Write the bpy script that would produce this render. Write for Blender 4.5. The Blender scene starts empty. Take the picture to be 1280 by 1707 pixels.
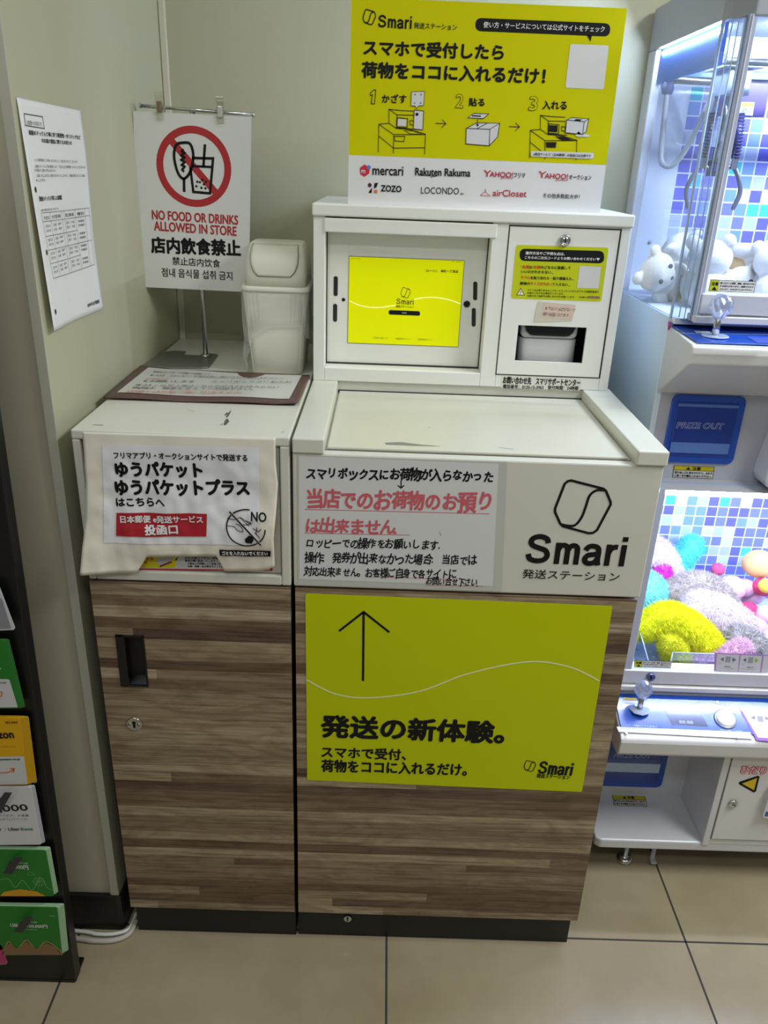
import bpy, bmesh, math, random
from mathutils import Vector, Matrix, noise

S = bpy.context.scene
COL = S.collection
RNG = random.Random(7)

# ------------------------------------------------------------------ camera
F, YAW, PITCH, ROLL = 1326.29, 0.009374, 0.411356, -0.039225
CAM = Vector((0.14062, -1.20889, 1.54578))
_f = Vector((math.sin(YAW)*math.cos(PITCH), math.cos(YAW)*math.cos(PITCH), -math.sin(PITCH)))
_r = Vector((math.cos(YAW), -math.sin(YAW), 0))
_d = _f.cross(_r)
RIGHT = math.cos(ROLL)*_r + math.sin(ROLL)*_d
DOWN = -math.sin(ROLL)*_r + math.cos(ROLL)*_d
cam = bpy.data.objects.new('camera', bpy.data.cameras.new('camera'))
COL.objects.link(cam)
m = Matrix((RIGHT, -DOWN, -_f)).transposed().to_4x4()
m.translation = CAM
cam.matrix_world = m
cam.data.sensor_fit = 'VERTICAL'
cam.data.sensor_height = 24
cam.data.lens = 24*F/1707
cam.data.clip_start = 0.02
S.camera = cam

# ------------------------------------------------------------------ light
S.view_settings.view_transform = 'Standard'
S.view_settings.look = 'None'
S.view_settings.exposure = 0.0
S.view_settings.gamma = 1
S.view_settings.use_curve_mapping = False
S.cycles.max_bounces = 10
S.cycles.transparent_max_bounces = 24
S.cycles.sample_clamp_indirect = 6
S.cycles.caustics_reflective = False
S.cycles.caustics_refractive = False
W = bpy.data.worlds.new('store'); S.world = W
W.use_nodes = True
W.node_tree.nodes['Background'].inputs[0].default_value = (0.965, 1.0, 0.97, 1)
W.node_tree.nodes['Background'].inputs[1].default_value = 0.16

def ceiling_lamp(x, y, sx, sy, watts, z=2.68, col=(0.97, 1.0, 0.965)):
    l = bpy.data.lights.new('ceiling_panel', 'AREA')
    l.shape = 'RECTANGLE'; l.size = sx; l.size_y = sy; l.energy = watts; l.color = col
    o = bpy.data.objects.new('ceiling_panel', l); COL.objects.link(o)
    o.location = (x, y, z)
    return o
ceiling_lamp(1.75, -0.55, 0.6, 1.0, 46)
ceiling_lamp(-0.55, -0.65, 0.4, 1.0, 6)
ceiling_lamp(0.2, -1.7, 1.2, 0.3, 13)

# ------------------------------------------------------------------ materials
def lin(h):
    h = h.lstrip('#')
    out = []
    for i in (0, 2, 4):
        c = int(h[i:i+2], 16)/255
        out.append(c/12.92 if c <= 0.04045 else ((c+0.055)/1.055)**2.4)
    return (*out, 1)
_mats = {}
def M(h, rough=0.5, metal=0.0, spec=0.5, emit=0.0, bump=0.0, bscale=200, vary=0.0, coat=0.0, alpha=1.0):
    key = (h, rough, metal, spec, emit, bump, bscale, vary, coat, alpha)
    if key in _mats: return _mats[key]
    mt = bpy.data.materials.new('surface_' + h.strip('#')); mt.use_nodes = True
    nt = mt.node_tree; b = nt.nodes['Principled BSDF']
    b.inputs['Base Color'].default_value = lin(h)
    b.inputs['Roughness'].default_value = rough
    b.inputs['Metallic'].default_value = metal
    b.inputs['Specular IOR Level'].default_value = spec
    b.inputs['Coat Weight'].default_value = coat
    b.inputs['Coat Roughness'].default_value = 0.05
    b.inputs['Alpha'].default_value = alpha
    if emit:
        b.inputs['Emission Color'].default_value = lin(h)
        b.inputs['Emission Strength'].default_value = emit
    tc = None
    if bump or vary:
        tc = nt.nodes.new('ShaderNodeTexCoord')
        nz = nt.nodes.new('ShaderNodeTexNoise'); nz.inputs['Scale'].default_value = bscale
        nz.inputs['Detail'].default_value = 4
        nt.links.new(tc.outputs['Object'], nz.inputs['Vector'])
    if bump:
        bp = nt.nodes.new('ShaderNodeBump'); bp.inputs['Strength'].default_value = bump
        bp.inputs['Distance'].default_value = 0.002
        nt.links.new(nz.outputs['Fac'], bp.inputs['Height']); nt.links.new(bp.outputs['Normal'], b.inputs['Normal'])
    if vary:
        n2 = nt.nodes.new('ShaderNodeTexNoise'); n2.inputs['Scale'].default_value = 6; n2.inputs['Detail'].default_value = 5
        nt.links.new(tc.outputs['Object'], n2.inputs['Vector'])
        mx = nt.nodes.new('ShaderNodeMix'); mx.data_type = 'RGBA'
        c = lin(h)
        mx.inputs[6].default_value = (*[x*(1-vary) for x in c[:3]], 1); mx.inputs[7].default_value = (*[min(1, x*(1+vary)) for x in c[:3]], 1)
        nt.links.new(n2.outputs['Fac'], mx.inputs[0]); nt.links.new(mx.outputs[2], b.inputs['Base Color'])
    _mats[key] = mt
    return mt

def nodes(name):
    mt = bpy.data.materials.new(name); mt.use_nodes = True
    return mt, mt.node_tree, mt.node_tree.nodes['Principled BSDF'], mt.node_tree.nodes.new, mt.node_tree.links.new

def ramp(node, stops, interp='LINEAR'):
    cr = node.color_ramp; cr.interpolation = interp
    while len(cr.elements) > 1: cr.elements.remove(cr.elements[-1])
    cr.elements[0].position = stops[0][0]; cr.elements[0].color = lin(stops[0][1])
    for p, c in stops[1:]:
        e = cr.elements.new(p); e.color = lin(c)

def wood_material():
    mt, nt, b, N, L = nodes('striped_walnut_laminate')
    tc = N('ShaderNodeTexCoord'); sep = N('ShaderNodeSeparateXYZ'); L(tc.outputs['Object'], sep.inputs[0])
    def math_(op, a, bb=None):
        n = N('ShaderNodeMath'); n.operation = op
        for i, v in enumerate((a, bb)):
            if v is None: continue
            if isinstance(v, (int, float)): n.inputs[i].default_value = v
            else: L(v, n.inputs[i])
        return n.outputs[0]
    # laminated strips: each row split into long staves of its own tone
    wp = N('ShaderNodeMapping'); wp.inputs['Scale'].default_value = (2.2, 2.2, 9); L(tc.outputs['Object'], wp.inputs[0])
    wz = N('ShaderNodeTexNoise'); wz.inputs['Scale'].default_value = 1; wz.inputs['Detail'].default_value = 1; L(wp.outputs[0], wz.inputs['Vector'])
    zw = math_('ADD', sep.outputs['Z'], math_('MULTIPLY', wz.outputs['Fac'], .010))
    row = math_('FLOOR', math_('MULTIPLY', zw, 46.0))
    wn = N('ShaderNodeTexWhiteNoise'); wn.noise_dimensions = '1D'; L(row, wn.inputs['W'])
    sx = math_('FLOOR', math_('ADD', math_('MULTIPLY', sep.outputs['X'], .5), math_('MULTIPLY', wn.outputs['Value'], 13.0)))
    wn2 = N('ShaderNodeTexWhiteNoise'); wn2.noise_dimensions = '2D'
    cmb = N('ShaderNodeCombineXYZ'); L(row, cmb.inputs[0]); L(sx, cmb.inputs[1]); L(cmb.outputs[0], wn2.inputs['Vector'])
    tone = N('ShaderNodeValToRGB')
    ramp(tone, [(0, '#68544a'), (.2, '#806954'), (.45, '#9a866f'), (.7, '#ab997e'), (1, '#c0b096')])
    L(wn2.outputs['Value'], tone.inputs[0])
    mp = N('ShaderNodeMapping'); mp.inputs['Scale'].default_value = (5, 5, 190); L(tc.outputs['Object'], mp.inputs[0])
    off = N('ShaderNodeVectorMath'); off.operation = 'ADD'; L(mp.outputs[0], off.inputs[0]); L(wn2.outputs['Color'], off.inputs[1])
    g = N('ShaderNodeTexNoise'); g.inputs['Scale'].default_value = 1.0; g.inputs['Detail'].default_value = 6; g.inputs['Distortion'].default_value = .8
    L(off.outputs[0], g.inputs['Vector'])
    gr = N('ShaderNodeValToRGB'); ramp(gr, [(.3, '#8a8078'), (.5, '#e4e0dc'), (.75, '#ffffff')]); L(g.outputs['Fac'], gr.inputs[0])
    mx = N('ShaderNodeMix'); mx.data_type = 'RGBA'; mx.blend_type = 'MULTIPLY'; mx.inputs[0].default_value = .8
    L(tone.outputs[0], mx.inputs[6]); L(gr.outputs[0], mx.inputs[7])
    # knots and swirls
    mp2 = N('ShaderNodeMapping'); mp2.inputs['Scale'].default_value = (7, 7, 26); L(tc.outputs['Object'], mp2.inputs[0])
    s = N('ShaderNodeTexNoise'); s.inputs['Scale'].default_value = 1; s.inputs['Distortion'].default_value = 2.5; s.inputs['Detail'].default_value = 3
    L(mp2.outputs[0], s.inputs['Vector'])
    sr = N('ShaderNodeValToRGB'); ramp(sr, [(.35, '#c9bdb2'), (.6, '#ffffff')]); L(s.outputs['Fac'], sr.inputs[0])
    mx2 = N('ShaderNodeMix'); mx2.data_type = 'RGBA'; mx2.blend_type = 'MULTIPLY'; mx2.inputs[0].default_value = .7
    L(mx.outputs[2], mx2.inputs[6]); L(sr.outputs[0], mx2.inputs[7]); L(mx2.outputs[2], b.inputs['Base Color'])
    b.inputs['Roughness'].default_value = .42
    return mt
WOOD = wood_material()

def floor_material():
    mt, nt, b, N, L = nodes('beige_porcelain_tiles')
    tc = N('ShaderNodeTexCoord')
    n = N('ShaderNodeTexNoise'); n.inputs['Scale'].default_value = 3.2; n.inputs['Detail'].default_value = 7; n.inputs['Roughness'].default_value = .6
    L(tc.outputs['Object'], n.inputs['Vector'])
    cr = N('ShaderNodeValToRGB'); ramp(cr, [(.3, '#93866c'), (.55, '#a1947a'), (.75, '#aa9e86')]); L(n.outputs['Fac'], cr.inputs[0])
    L(cr.outputs[0], b.inputs['Base Color'])
    b.inputs['Roughness'].default_value = .16; b.inputs['Specular IOR Level'].default_value = .45
    return mt

def tile_material(lower=False):
    mt, nt, b, N, L = nodes('mosaic_tile_sheet')
    tc = N('ShaderNodeTexCoord')
    mp = N('ShaderNodeMapping'); mp.inputs['Scale'].default_value = (1/.0283,)*3; mp.inputs['Location'].default_value = (.31, 0, .2)
    L(tc.outputs['Object'], mp.inputs[0])
    fl = N('ShaderNodeVectorMath'); fl.operation = 'FLOOR'; L(mp.outputs[0], fl.inputs[0])
    fr = N('ShaderNodeVectorMath'); fr.operation = 'FRACTION'; L(mp.outputs[0], fr.inputs[0])
    flat = N('ShaderNodeVectorMath'); flat.operation = 'MULTIPLY'; flat.inputs[1].default_value = (1, 0, 1); L(fl.outputs[0], flat.inputs[0])
    wn = N('ShaderNodeTexWhiteNoise'); wn.noise_dimensions = '3D'; L(flat.outputs[0], wn.inputs['Vector'])
    cr = N('ShaderNodeValToRGB')
    ramp(cr, [(0, '#6a68cc'), (.26, '#7d83d8'), (.45, '#7f9fdc'), (.58, '#b9c6ec'), (.78, '#d6e2f2'), (.86, '#52c8dc')], 'CONSTANT')
    L(wn.outputs['Value'], cr.inputs[0])
    sp = N('ShaderNodeSeparateXYZ'); L(fr.outputs[0], sp.inputs[0])
    def m2(op, a, v):
        n = N('ShaderNodeMath'); n.operation = op; L(a, n.inputs[0])
        if isinstance(v, (int, float)): n.inputs[1].default_value = v
        else: L(v, n.inputs[1])
        return n.outputs[0]
    g = m2('MAXIMUM', m2('LESS_THAN', sp.outputs['X'], .10), m2('LESS_THAN', sp.outputs['Z'], .10))
    mx = N('ShaderNodeMix'); mx.data_type = 'RGBA'; L(g, mx.inputs[0]); L(cr.outputs[0], mx.inputs[6]); mx.inputs[7].default_value = lin('#f0f4fc')
    L(mx.outputs[2], b.inputs['Base Color']); b.inputs['Roughness'].default_value = .35
    return mt

def film():
    mt, nt, b, N, L = nodes('thin_plastic_film'); nt.nodes.remove(b)
    t = N('ShaderNodeBsdfTransparent'); dd = N('ShaderNodeBsdfDiffuse'); dd.inputs[0].default_value = lin('#f4f4ee'); g = N('ShaderNodeBsdfGlossy'); g.inputs['Roughness'].default_value = .18
    a_ = N('ShaderNodeMixShader'); a_.inputs[0].default_value = .20; L(t.outputs[0], a_.inputs[1]); L(dd.outputs[0], a_.inputs[2])
    lw = N('ShaderNodeLayerWeight'); lw.inputs[0].default_value = .3
    mr = N('ShaderNodeMapRange'); mr.inputs['To Min'].default_value = .06; mr.inputs['To Max'].default_value = .5; L(lw.outputs['Facing'], mr.inputs[0])
    m_ = N('ShaderNodeMixShader'); L(mr.outputs[0], m_.inputs[0]); L(a_.outputs[0], m_.inputs[1]); L(g.outputs[0], m_.inputs[2]); L(m_.outputs[0], nt.nodes['Material Output'].inputs[0])
    return mt

def glass(tint='#f4f9ff', f0=.05, rough=.02):
    mt, nt, b, N, L = nodes('clear_acrylic')
    nt.nodes.remove(b)
    t = N('ShaderNodeBsdfTransparent'); t.inputs[0].default_value = lin(tint)
    g = N('ShaderNodeBsdfGlossy'); g.inputs['Roughness'].default_value = rough
    lw = N('ShaderNodeLayerWeight'); lw.inputs[0].default_value = .25
    mr = N('ShaderNodeMapRange'); mr.inputs['To Min'].default_value = f0; mr.inputs['To Max'].default_value = f0+.25
    L(lw.outputs['Fresnel'], mr.inputs[0])
    mx = N('ShaderNodeMixShader'); L(mr.outputs[0], mx.inputs[0]); L(t.outputs[0], mx.inputs[1]); L(g.outputs[0], mx.inputs[2])
    L(mx.outputs[0], nt.nodes['Material Output'].inputs[0])
    return mt
GLASS = glass(f0=.02); ACRYL = glass('#e3ecf6', .12, .05); FILM = film(); CLEAR = glass('#fbfbf6', .10, .1)

IVORY = M('#d6d5ca', .42, vary=.02)
IVORY_TOP = M('#d9d9cd', .34, vary=.03)
BLACK = M('#131314', .5)
JET = M('#08080a', .12, coat=.5)
CHROME = M('#d4d4d4', .18, 1)
STEEL = M('#a8a69e', .35, 1)
INK = M('#0c0c0d', .6, spec=.3)
WHITE = M('#e9e8e8', .55)
PAPER = M('#dfdedd', .7)
YEL = M('#cfd400', .45)
RED = M('#c0272c', .5)

# ------------------------------------------------------------------ mesh helpers
def V3(*a): return Vector(a)
class MB:
    def __init__(s): s.v = []; s.f = []; s.mi = []; s.mats = []; s.sm = []
    def slot(s, mt):
        if mt not in s.mats: s.mats.append(mt)
        return s.mats.index(mt)
    def add(s, vs, fs, mt, smooth=False):
        o = len(s.v); k = s.slot(mt)
        s.v += [tuple(x) for x in vs]
        for f in fs:
            s.f.append([i+o for i in f]); s.mi.append(k); s.sm.append(smooth)
        return s
    def box(s, x0, x1, y0, y1, z0, z1, mt):
        vs = [(x, y, z) for z in (z0, z1) for y in (y0, y1) for x in (x0, x1)]
        return s.add(vs, [(0, 2, 3, 1), (4, 5, 7, 6), (0, 1, 5, 4), (1, 3, 7, 5), (3, 2, 6, 7), (2, 0, 4, 6)], mt)
    def hexa(s, q0, q1, mt):          # two quads, front and back, same order
        return s.add(list(q0)+list(q1), [(0, 1, 2, 3), (7, 6, 5, 4), (0, 4, 5, 1), (1, 5, 6, 2), (2, 6, 7, 3), (3, 7, 4, 0)], mt)
    def prism(s, poly, axis, a, b, mt, smooth=False):
        def p(u, v, w):
            return {'x': (w, u, v), 'y': (u, w, v), 'z': (u, v, w)}[axis]
        n = len(poly)
        vs = [p(u, v, a) for u, v in poly]+[p(u, v, b) for u, v in poly]
        s.add(vs, [tuple(range(n))[::-1], tuple(range(n, 2*n))], mt)
        o = len(s.v)-2*n; k = s.slot(mt)
        for i in range(n):
            j = (i+1) % n
            s.f.append([o+i, o+j, o+n+j, o+n+i]); s.mi.append(k); s.sm.append(smooth)
        return s
    def tube(s, path, r, mt, seg=12, cap=True, flat=1.0):
        path = [Vector(p) for p in path]; n = len(path)
        rs = r if isinstance(r, (list, tuple)) else [r]*n
        vs = []; up = None
        for i, p in enumerate(path):
            t = (path[min(i+1, n-1)]-path[max(i-1, 0)]).normalized()
            if up is None:
                up = Vector((0, 0, 1)) if abs(t.z) < .9 else Vector((0, 1, 0))
            a = t.cross(up)
            if a.length < 1e-4: a = t.cross(Vector((1, .3, 0)))
            a.normalize(); bb = a.cross(t).normalized(); up = bb
            for k in range(seg):
                th = 2*math.pi*k/seg
                vs.append(p+a*rs[i]*math.cos(th)+bb*rs[i]*flat*math.sin(th))
        fs = []
        for i in range(n-1):
            for k in range(seg):
                k2 = (k+1) % seg
                fs.append((i*seg+k, i*seg+k2, (i+1)*seg+k2, (i+1)*seg+k))
        if cap: fs += [tuple(range(seg))[::-1], tuple(range((n-1)*seg, n*seg))]
        return s.add(vs, fs, mt, True)
    def lathe(s, prof, c, mt, seg=24, axis=(0, 0, 1), smooth=True, sx=1.0):
        ax = Vector(axis).normalized(); u = ax.orthogonal().normalized(); w = ax.cross(u); c = Vector(c)
        vs = []
        for r, h in prof:
            for k in range(seg):
                th = 2*math.pi*k/seg
                vs.append(c+ax*h+u*r*math.cos(th)*sx+w*r*math.sin(th))
        n = len(prof); fs = []
        for i in range(n-1):
            for k in range(seg):
                k2 = (k+1) % seg
                fs.append((i*seg+k, i*seg+k2, (i+1)*seg+k2, (i+1)*seg+k))
        fs += [tuple(range(seg))[::-1], tuple(range((n-1)*seg, n*seg))]
        return s.add(vs, fs, mt, smooth)
    def ball(s, c, r, mt, rot=None, n=12):
        c = Vector(c); r = (r,)*3 if isinstance(r, (int, float)) else r
        vs = []
        for i in range(n+1):
            ph = math.pi*i/n
            for k in range(2*n):
                th = math.pi*k/n
                q = Vector((r[0]*math.sin(ph)*math.cos(th), r[1]*math.sin(ph)*math.sin(th), r[2]*math.cos(ph)))
                if rot: q = rot @ q
                vs.append(c+q)
        fs = []
        for i in range(n):
            for k in range(2*n):
                k2 = (k+1) % (2*n)
                fs.append((i*2*n+k, (i+1)*2*n+k, (i+1)*2*n+k2, i*2*n+k2))
        return s.add(vs, fs, mt, True)
    def grid(s, fn, nu, nv, mt, smooth=True):
        vs = [fn(i/nu, j/nv) for j in range(nv+1) for i in range(nu+1)]
        fs = [(j*(nu+1)+i, j*(nu+1)+i+1, (j+1)*(nu+1)+i+1, (j+1)*(nu+1)+i) for j in range(nv) for i in range(nu)]
        return s.add(vs, fs, mt, smooth)
    def build(s, name, parent=None, bevel=0, seg=2, solid=0, label=None, cat=None, group=None, kind=None, remesh=0, recalc=True):
        me = bpy.data.meshes.new(name)
        if parent is not None:
            root = parent
            while root.parent: root = root.parent
            off = root.location.copy()
        else:
            xs, ys, zs = zip(*s.v)
            off = Vector(((min(xs)+max(xs))/2, (min(ys)+max(ys))/2, min(zs)))
        me.from_pydata([(x-off.x, y-off.y, z-off.z) for x, y, z in s.v], [], s.f)
        for mt in s.mats: me.materials.append(mt)
        me.polygons.foreach_set('material_index', s.mi)
        me.polygons.foreach_set('use_smooth', s.sm)
        if recalc:
            bm = bmesh.new(); bm.from_mesh(me); bmesh.ops.recalc_face_normals(bm, faces=bm.faces); bm.to_mesh(me); bm.free()
        me.update()
        o = bpy.data.objects.new(name, me); COL.objects.link(o)
        if parent is not None: o.parent = parent
        else: o.location = off
        if remesh:
            md = o.modifiers.new('skin', 'REMESH'); md.mode = 'VOXEL'; md.voxel_size = remesh; md.use_smooth_shade = True
            ms = o.modifiers.new('soft', 'SMOOTH'); ms.iterations = 6; ms.factor = .5
        if solid:
            md = o.modifiers.new('sheet', 'SOLIDIFY'); md.thickness = solid; md.offset = 0
        if bevel:
            md = o.modifiers.new('edge', 'BEVEL'); md.width = bevel; md.segments = seg; md.limit_method = 'ANGLE'; md.angle_limit = .6
            md.harden_normals = False
        tag(o, label, cat, group, kind)
        return o

def tag(o, label=None, cat=None, group=None, kind=None):
    if label: o['label'] = label
    if cat: o['category'] = cat
    if group: o['group'] = group
    if kind: o['kind'] = kind
    return o
def thing(name, loc, label, cat, group=None):
    o = bpy.data.objects.new(name, None); COL.objects.link(o); o.location = loc
    o.empty_display_size = .05
    return tag(o, label, cat, group)

def rpoly(w0, w1, h0, h1, r, n=5):
    out = []
    for cx, cy, a in ((w1-r, h1-r, 0), (w0+r, h1-r, 90), (w0+r, h0+r, 180), (w1-r, h0+r, 270)):
        for k in range(n+1):
            t = math.radians(a+90*k/n); out.append((cx+r*math.cos(t), cy+r*math.sin(t)))
    return out
def spline(pts, n=8, closed=False):
    P = [Vector(p) for p in pts]; out = []
    m_ = len(P)
    for i in range(m_ if closed else m_-1):
        if closed: p0, p1, p2, p3 = P[i-1], P[i], P[(i+1) % m_], P[(i+2) % m_]
        else: p0, p1, p2, p3 = P[max(i-1, 0)], P[i], P[i+1], P[min(i+2, m_-1)]
        for k in range(n):
            t = k/n
            out.append(.5*((2*p1)+(p2-p0)*t+(2*p0-5*p1+4*p2-p3)*t*t+(3*p1-p0-3*p2+p3)*t**3))
    if not closed: out.append(P[-1])
    return out

# ------------------------------------------------------------------ lettering
_glyph = {}
def glyphs(s):
    if s in _glyph: return _glyph[s]
    c = bpy.data.curves.new('tmp', 'FONT'); c.body = s; c.size = 1; c.resolution_u = 3
    o = bpy.data.objects.new('tmp', c)
    me = o.to_mesh()
    vs = [(v.co.x, v.co.y) for v in me.vertices]; fs = [tuple(p.vertices) for p in me.polygons]
    o.to_mesh_clear(); bpy.data.objects.remove(o); bpy.data.curves.remove(c)
    _glyph[s] = (vs, fs)
    return _glyph[s]

class Print:
    """Ink laid on a plane (origin O, axes U right and Vv up, normal N towards the viewer)."""
    EPS = 0.00022
    def __init__(s, O, U, Vv, zoom=(0, 0, 1), disp=None, eps=None):
        if eps: s.EPS = eps
        s.O = Vector(O); s.U = Vector(U).normalized(); s.Vv = Vector(Vv).normalized(); s.N = s.U.cross(s.Vv)
        s.zoom = zoom; s.disp = disp; s.mb = MB()
    def uv(s, x, y):
        x = s.zoom[0]+x/s.zoom[2]; y = s.zoom[1]+y/s.zoom[2]
        d = RIGHT*((x-640)/F)+DOWN*((y-853.5)/F)+_f
        t = (s.O-CAM).dot(s.N)/d.dot(s.N)
        q = CAM+d*t-s.O
        return Vector((q.dot(s.U), q.dot(s.Vv)))
    def at(s, x, y, l=0):
        q = s.uv(x, y); return s.p(q.x, q.y, l)
    def p(s, u, v, l=0):
        h = l*s.EPS+(s.disp(u, v) if s.disp else 0)
        return s.O+s.U*u+s.Vv*v+s.N*h
    def poly(s, uvs, mt, l=1):
        s.mb.add([s.p(a, b, l) for a, b in uvs], [tuple(range(len(uvs)))], mt)
    def area(s, pts, mt, l=1): s.poly([s.uv(*q) for q in pts], mt, l)
    def quad(s, a, b, c, d, mt, l=1, r=0, n=1):
        """a top-left, b top-right, c bottom-right, d bottom-left (image points); r = corner radius in metres."""
        A, B, C, D = (s.uv(*q) for q in (a, b, c, d))
        if r:
            out = []
            cs = [A, B, C, D]
            for i in range(4):
                p0, p1, p2 = cs[i-1], cs[i], cs[(i+1) % 4]
                e0 = (p0-p1); e1 = (p2-p1)
                q0 = p1+e0.normalized()*min(r, e0.length/2); q1 = p1+e1.normalized()*min(r, e1.length/2)
                for k in range(7):
                    t = k/6
                    out.append(q0*(1-t)**2+p1*2*t*(1-t)+q1*t*t)
            if n == 1: s.poly(out, mt, l); return
        s.mb.grid(lambda i, j: s.p(*((A*(1-i)+B*i)*(1-j)+(D*(1-i)+C*i)*j), l), n, n, mt, False)
    def line(s, pts, w, mt, l=1, closed=False, raw=False):
        P = [Vector(q[:2]) if raw else s.uv(*q) for q in pts]
        n = len(P); vs = []
        for i in range(n):
            if closed: a, b = P[i-1], P[(i+1) % n]
            else: a, b = P[max(i-1, 0)], P[min(i+1, n-1)]
            d0 = (P[i]-a); d1 = (b-P[i])
            if d0.length < 1e-9: d0 = d1
            if d1.length < 1e-9: d1 = d0
            n0 = Vector((-d0.y, d0.x)).normalized(); n1 = Vector((-d1.y, d1.x)).normalized()
            mN = (n0+n1)
            if mN.length < 1e-6: mN = n0
            mN.normalize(); k = 1/max(.45, mN.dot(n0))
            vs += [s.p(*(P[i]+mN*w/2*k), l), s.p(*(P[i]-mN*w/2*k), l)]
        fs = [(2*i, 2*i+1, 2*i+3, 2*i+2) for i in range(n-1)]
        if closed: fs.append((2*n-2, 2*n-1, 1, 0))
        s.mb.add(vs, fs, mt)
    def curve(s, pts, w, mt, l=1, n=8, closed=False):
        s.line(spline([s.uv(*q) for q in pts], n, closed), w, mt, l, closed, raw=True)
    def ellipse(s, c, rx, ry, mt, l=1, n=28, ring=0):
        c = s.uv(*c)
        pts = [(c.x+rx*math.cos(2*math.pi*k/n), c.y+ry*math.sin(2*math.pi*k/n)) for k in range(n)]
        if ring: s.line(pts, ring, mt, l, True, True)
        else: s.poly(pts, mt, l)
    def text(s, t, x0, y0, x1, y1, h, mt, bold=0, l=2, slant=0, hand=0):
        """ink box: bottom-left (x0,y0), bottom-right (x1,y1), h tall at the left (image points)."""
        A = s.uv(x0, y0); B = s.uv(x1, y1); T = s.uv(x0, y0-h)
        e = B-A; H = abs((T-A).y) if abs((T-A).y) > 1e-6 else (T-A).length
        pe = Vector((-e.y, e.x)).normalized()*H
        copies = [(0, 0)]
        if bold:
            b = bold*H
            copies += [(b*math.cos(a), b*math.sin(a)) for a in [2*math.pi*k/6 for k in range(6)]]
        if hand:
            n = len(t)
            for i, ch in enumerate(t):
                if ch in ' 　': continue
                vs, fs = glyphs(ch)
                if not vs: continue
                sc = 1+RNG.uniform(-.14, .14)*hand; ro = RNG.uniform(-.12, .12)*hand
                dx = RNG.uniform(-.06, .06)*hand; dy = RNG.uniform(-.07, .07)*hand; sk = RNG.uniform(0, .18)
                q = []
                for x, y in vs:
                    x = (x-.5)*sc; y = (y-.38)*sc; x, y = x*math.cos(ro)-y*math.sin(ro)+sk*y, x*math.sin(ro)+y*math.cos(ro)
                    q.append(A+e*((i+.5+dx+x*1.08)/n)+pe*(.46+dy+y*1.05))
                for kk, (cx, cy) in enumerate(copies):
                    s.mb.add([s.p(a.x+cx, a.y+cy, l+.11*kk+.013*(i % 7)) for a in q], fs, mt)
            return
        vs, fs = glyphs(t)
        if not vs: return
        xs = [v[0] for v in vs]; ys = [v[1] for v in vs]
        xa, xb, ya, yb = min(xs), max(xs), min(ys), max(ys)
        if yb-ya < .3: ya -= .2
        q = [A+e*((x-xa)/(xb-xa))+pe*((y-ya)/(yb-ya)+0)+e.normalized()*slant*H*((y-ya)/(yb-ya)) for x, y in vs]
        for kk, (cx, cy) in enumerate(copies):
            s.mb.add([s.p(a.x+cx, a.y+cy, l+.11*kk) for a in q], fs, mt)
    SM = [('S', [(.63, .70), (.58, .84), (.38, .915), (.18, .85), (.125, .71), (.2, .6), (.38, .525), (.57, .45), (.645, .29), (.57, .14), (.37, .085), (.15, .14), (.08, .31)], 1),
          ('m', [(.945, 0), (.945, .73)], 0), ('m', [(.945, .46), (1.0, .6), (1.1, .65), (1.2, .6), (1.23, .46), (1.23, 0)], 1),
          ('m', [(1.23, .46), (1.29, .6), (1.39, .65), (1.49, .6), (1.52, .46), (1.52, 0)], 1),
          ('a', [(1.76, .5), (1.83, .62), (1.97, .655), (2.11, .6), (2.15, .47), (2.15, .2), (2.18, 0)], 1),
          ('a', [(2.15, .40), (2.0, .37), (1.84, .33), (1.77, .2), (1.82, .09), (1.94, .06), (2.07, .11), (2.15, .25)], 1),
          ('r', [(2.44, 0), (2.44, .73)], 0), ('r', [(2.44, .42), (2.5, .57), (2.6, .645), (2.70, .645)], 1),
          ('i', [(2.88, 0), (2.88, .73)], 0), ('i', [(2.88, .84), (2.88, 1.0)], 0)]
    def wordmark(s, x0, y0, x1, y1, h, mt, w=.165, l=2):
        A = s.uv(x0, y0); B = s.uv(x1, y1); T = s.uv(x0, y0-h)
        e = (B-A)/2.965; pe = Vector((-e.y, e.x)).normalized()*abs((T-A).y)
        for kk, (_, pts, cv) in enumerate(s.SM):
            q = [A+e*a+pe*b for a, b in pts]
            if cv: q = spline(q, 5)
            s.line(q, w*pe.length, mt, l+.1*kk, raw=True)
    def box_mark(s, x, y, sx, sy, w, mt, l=2):
        """the outlined folded-box mark; (x,y) its top-left image point, sx, sy its size."""
        g = lambda a, b: (x+a*sx, y+b*sy)
        hexa = [(.24, .045), (.30, .03), (.86, .18), (.905, .22), (.985, .42), (.985, .47), (.75, .93), (.68, .98), (.60, .985), (.16, .86), (.11, .81), (.02, .60), (.025, .53), (.19, .09)]
        s.line([g(*q) for q in hexa], w, mt, l, True)
        s.curve([g(*q) for q in [(.90, .21), (.74, .21), (.62, .31), (.55, .52), (.47, .72), (.34, .85), (.115, .825)]], w, mt, l+.2)
    def build(s, name, parent, **k): return s.mb.build(name, parent, recalc=False, **k)

def plane_y(y, zoom=(0, 0, 1), disp=None): return Print((0, y, 0), (1, 0, 0), (0, 0, 1), zoom, disp)

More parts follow.
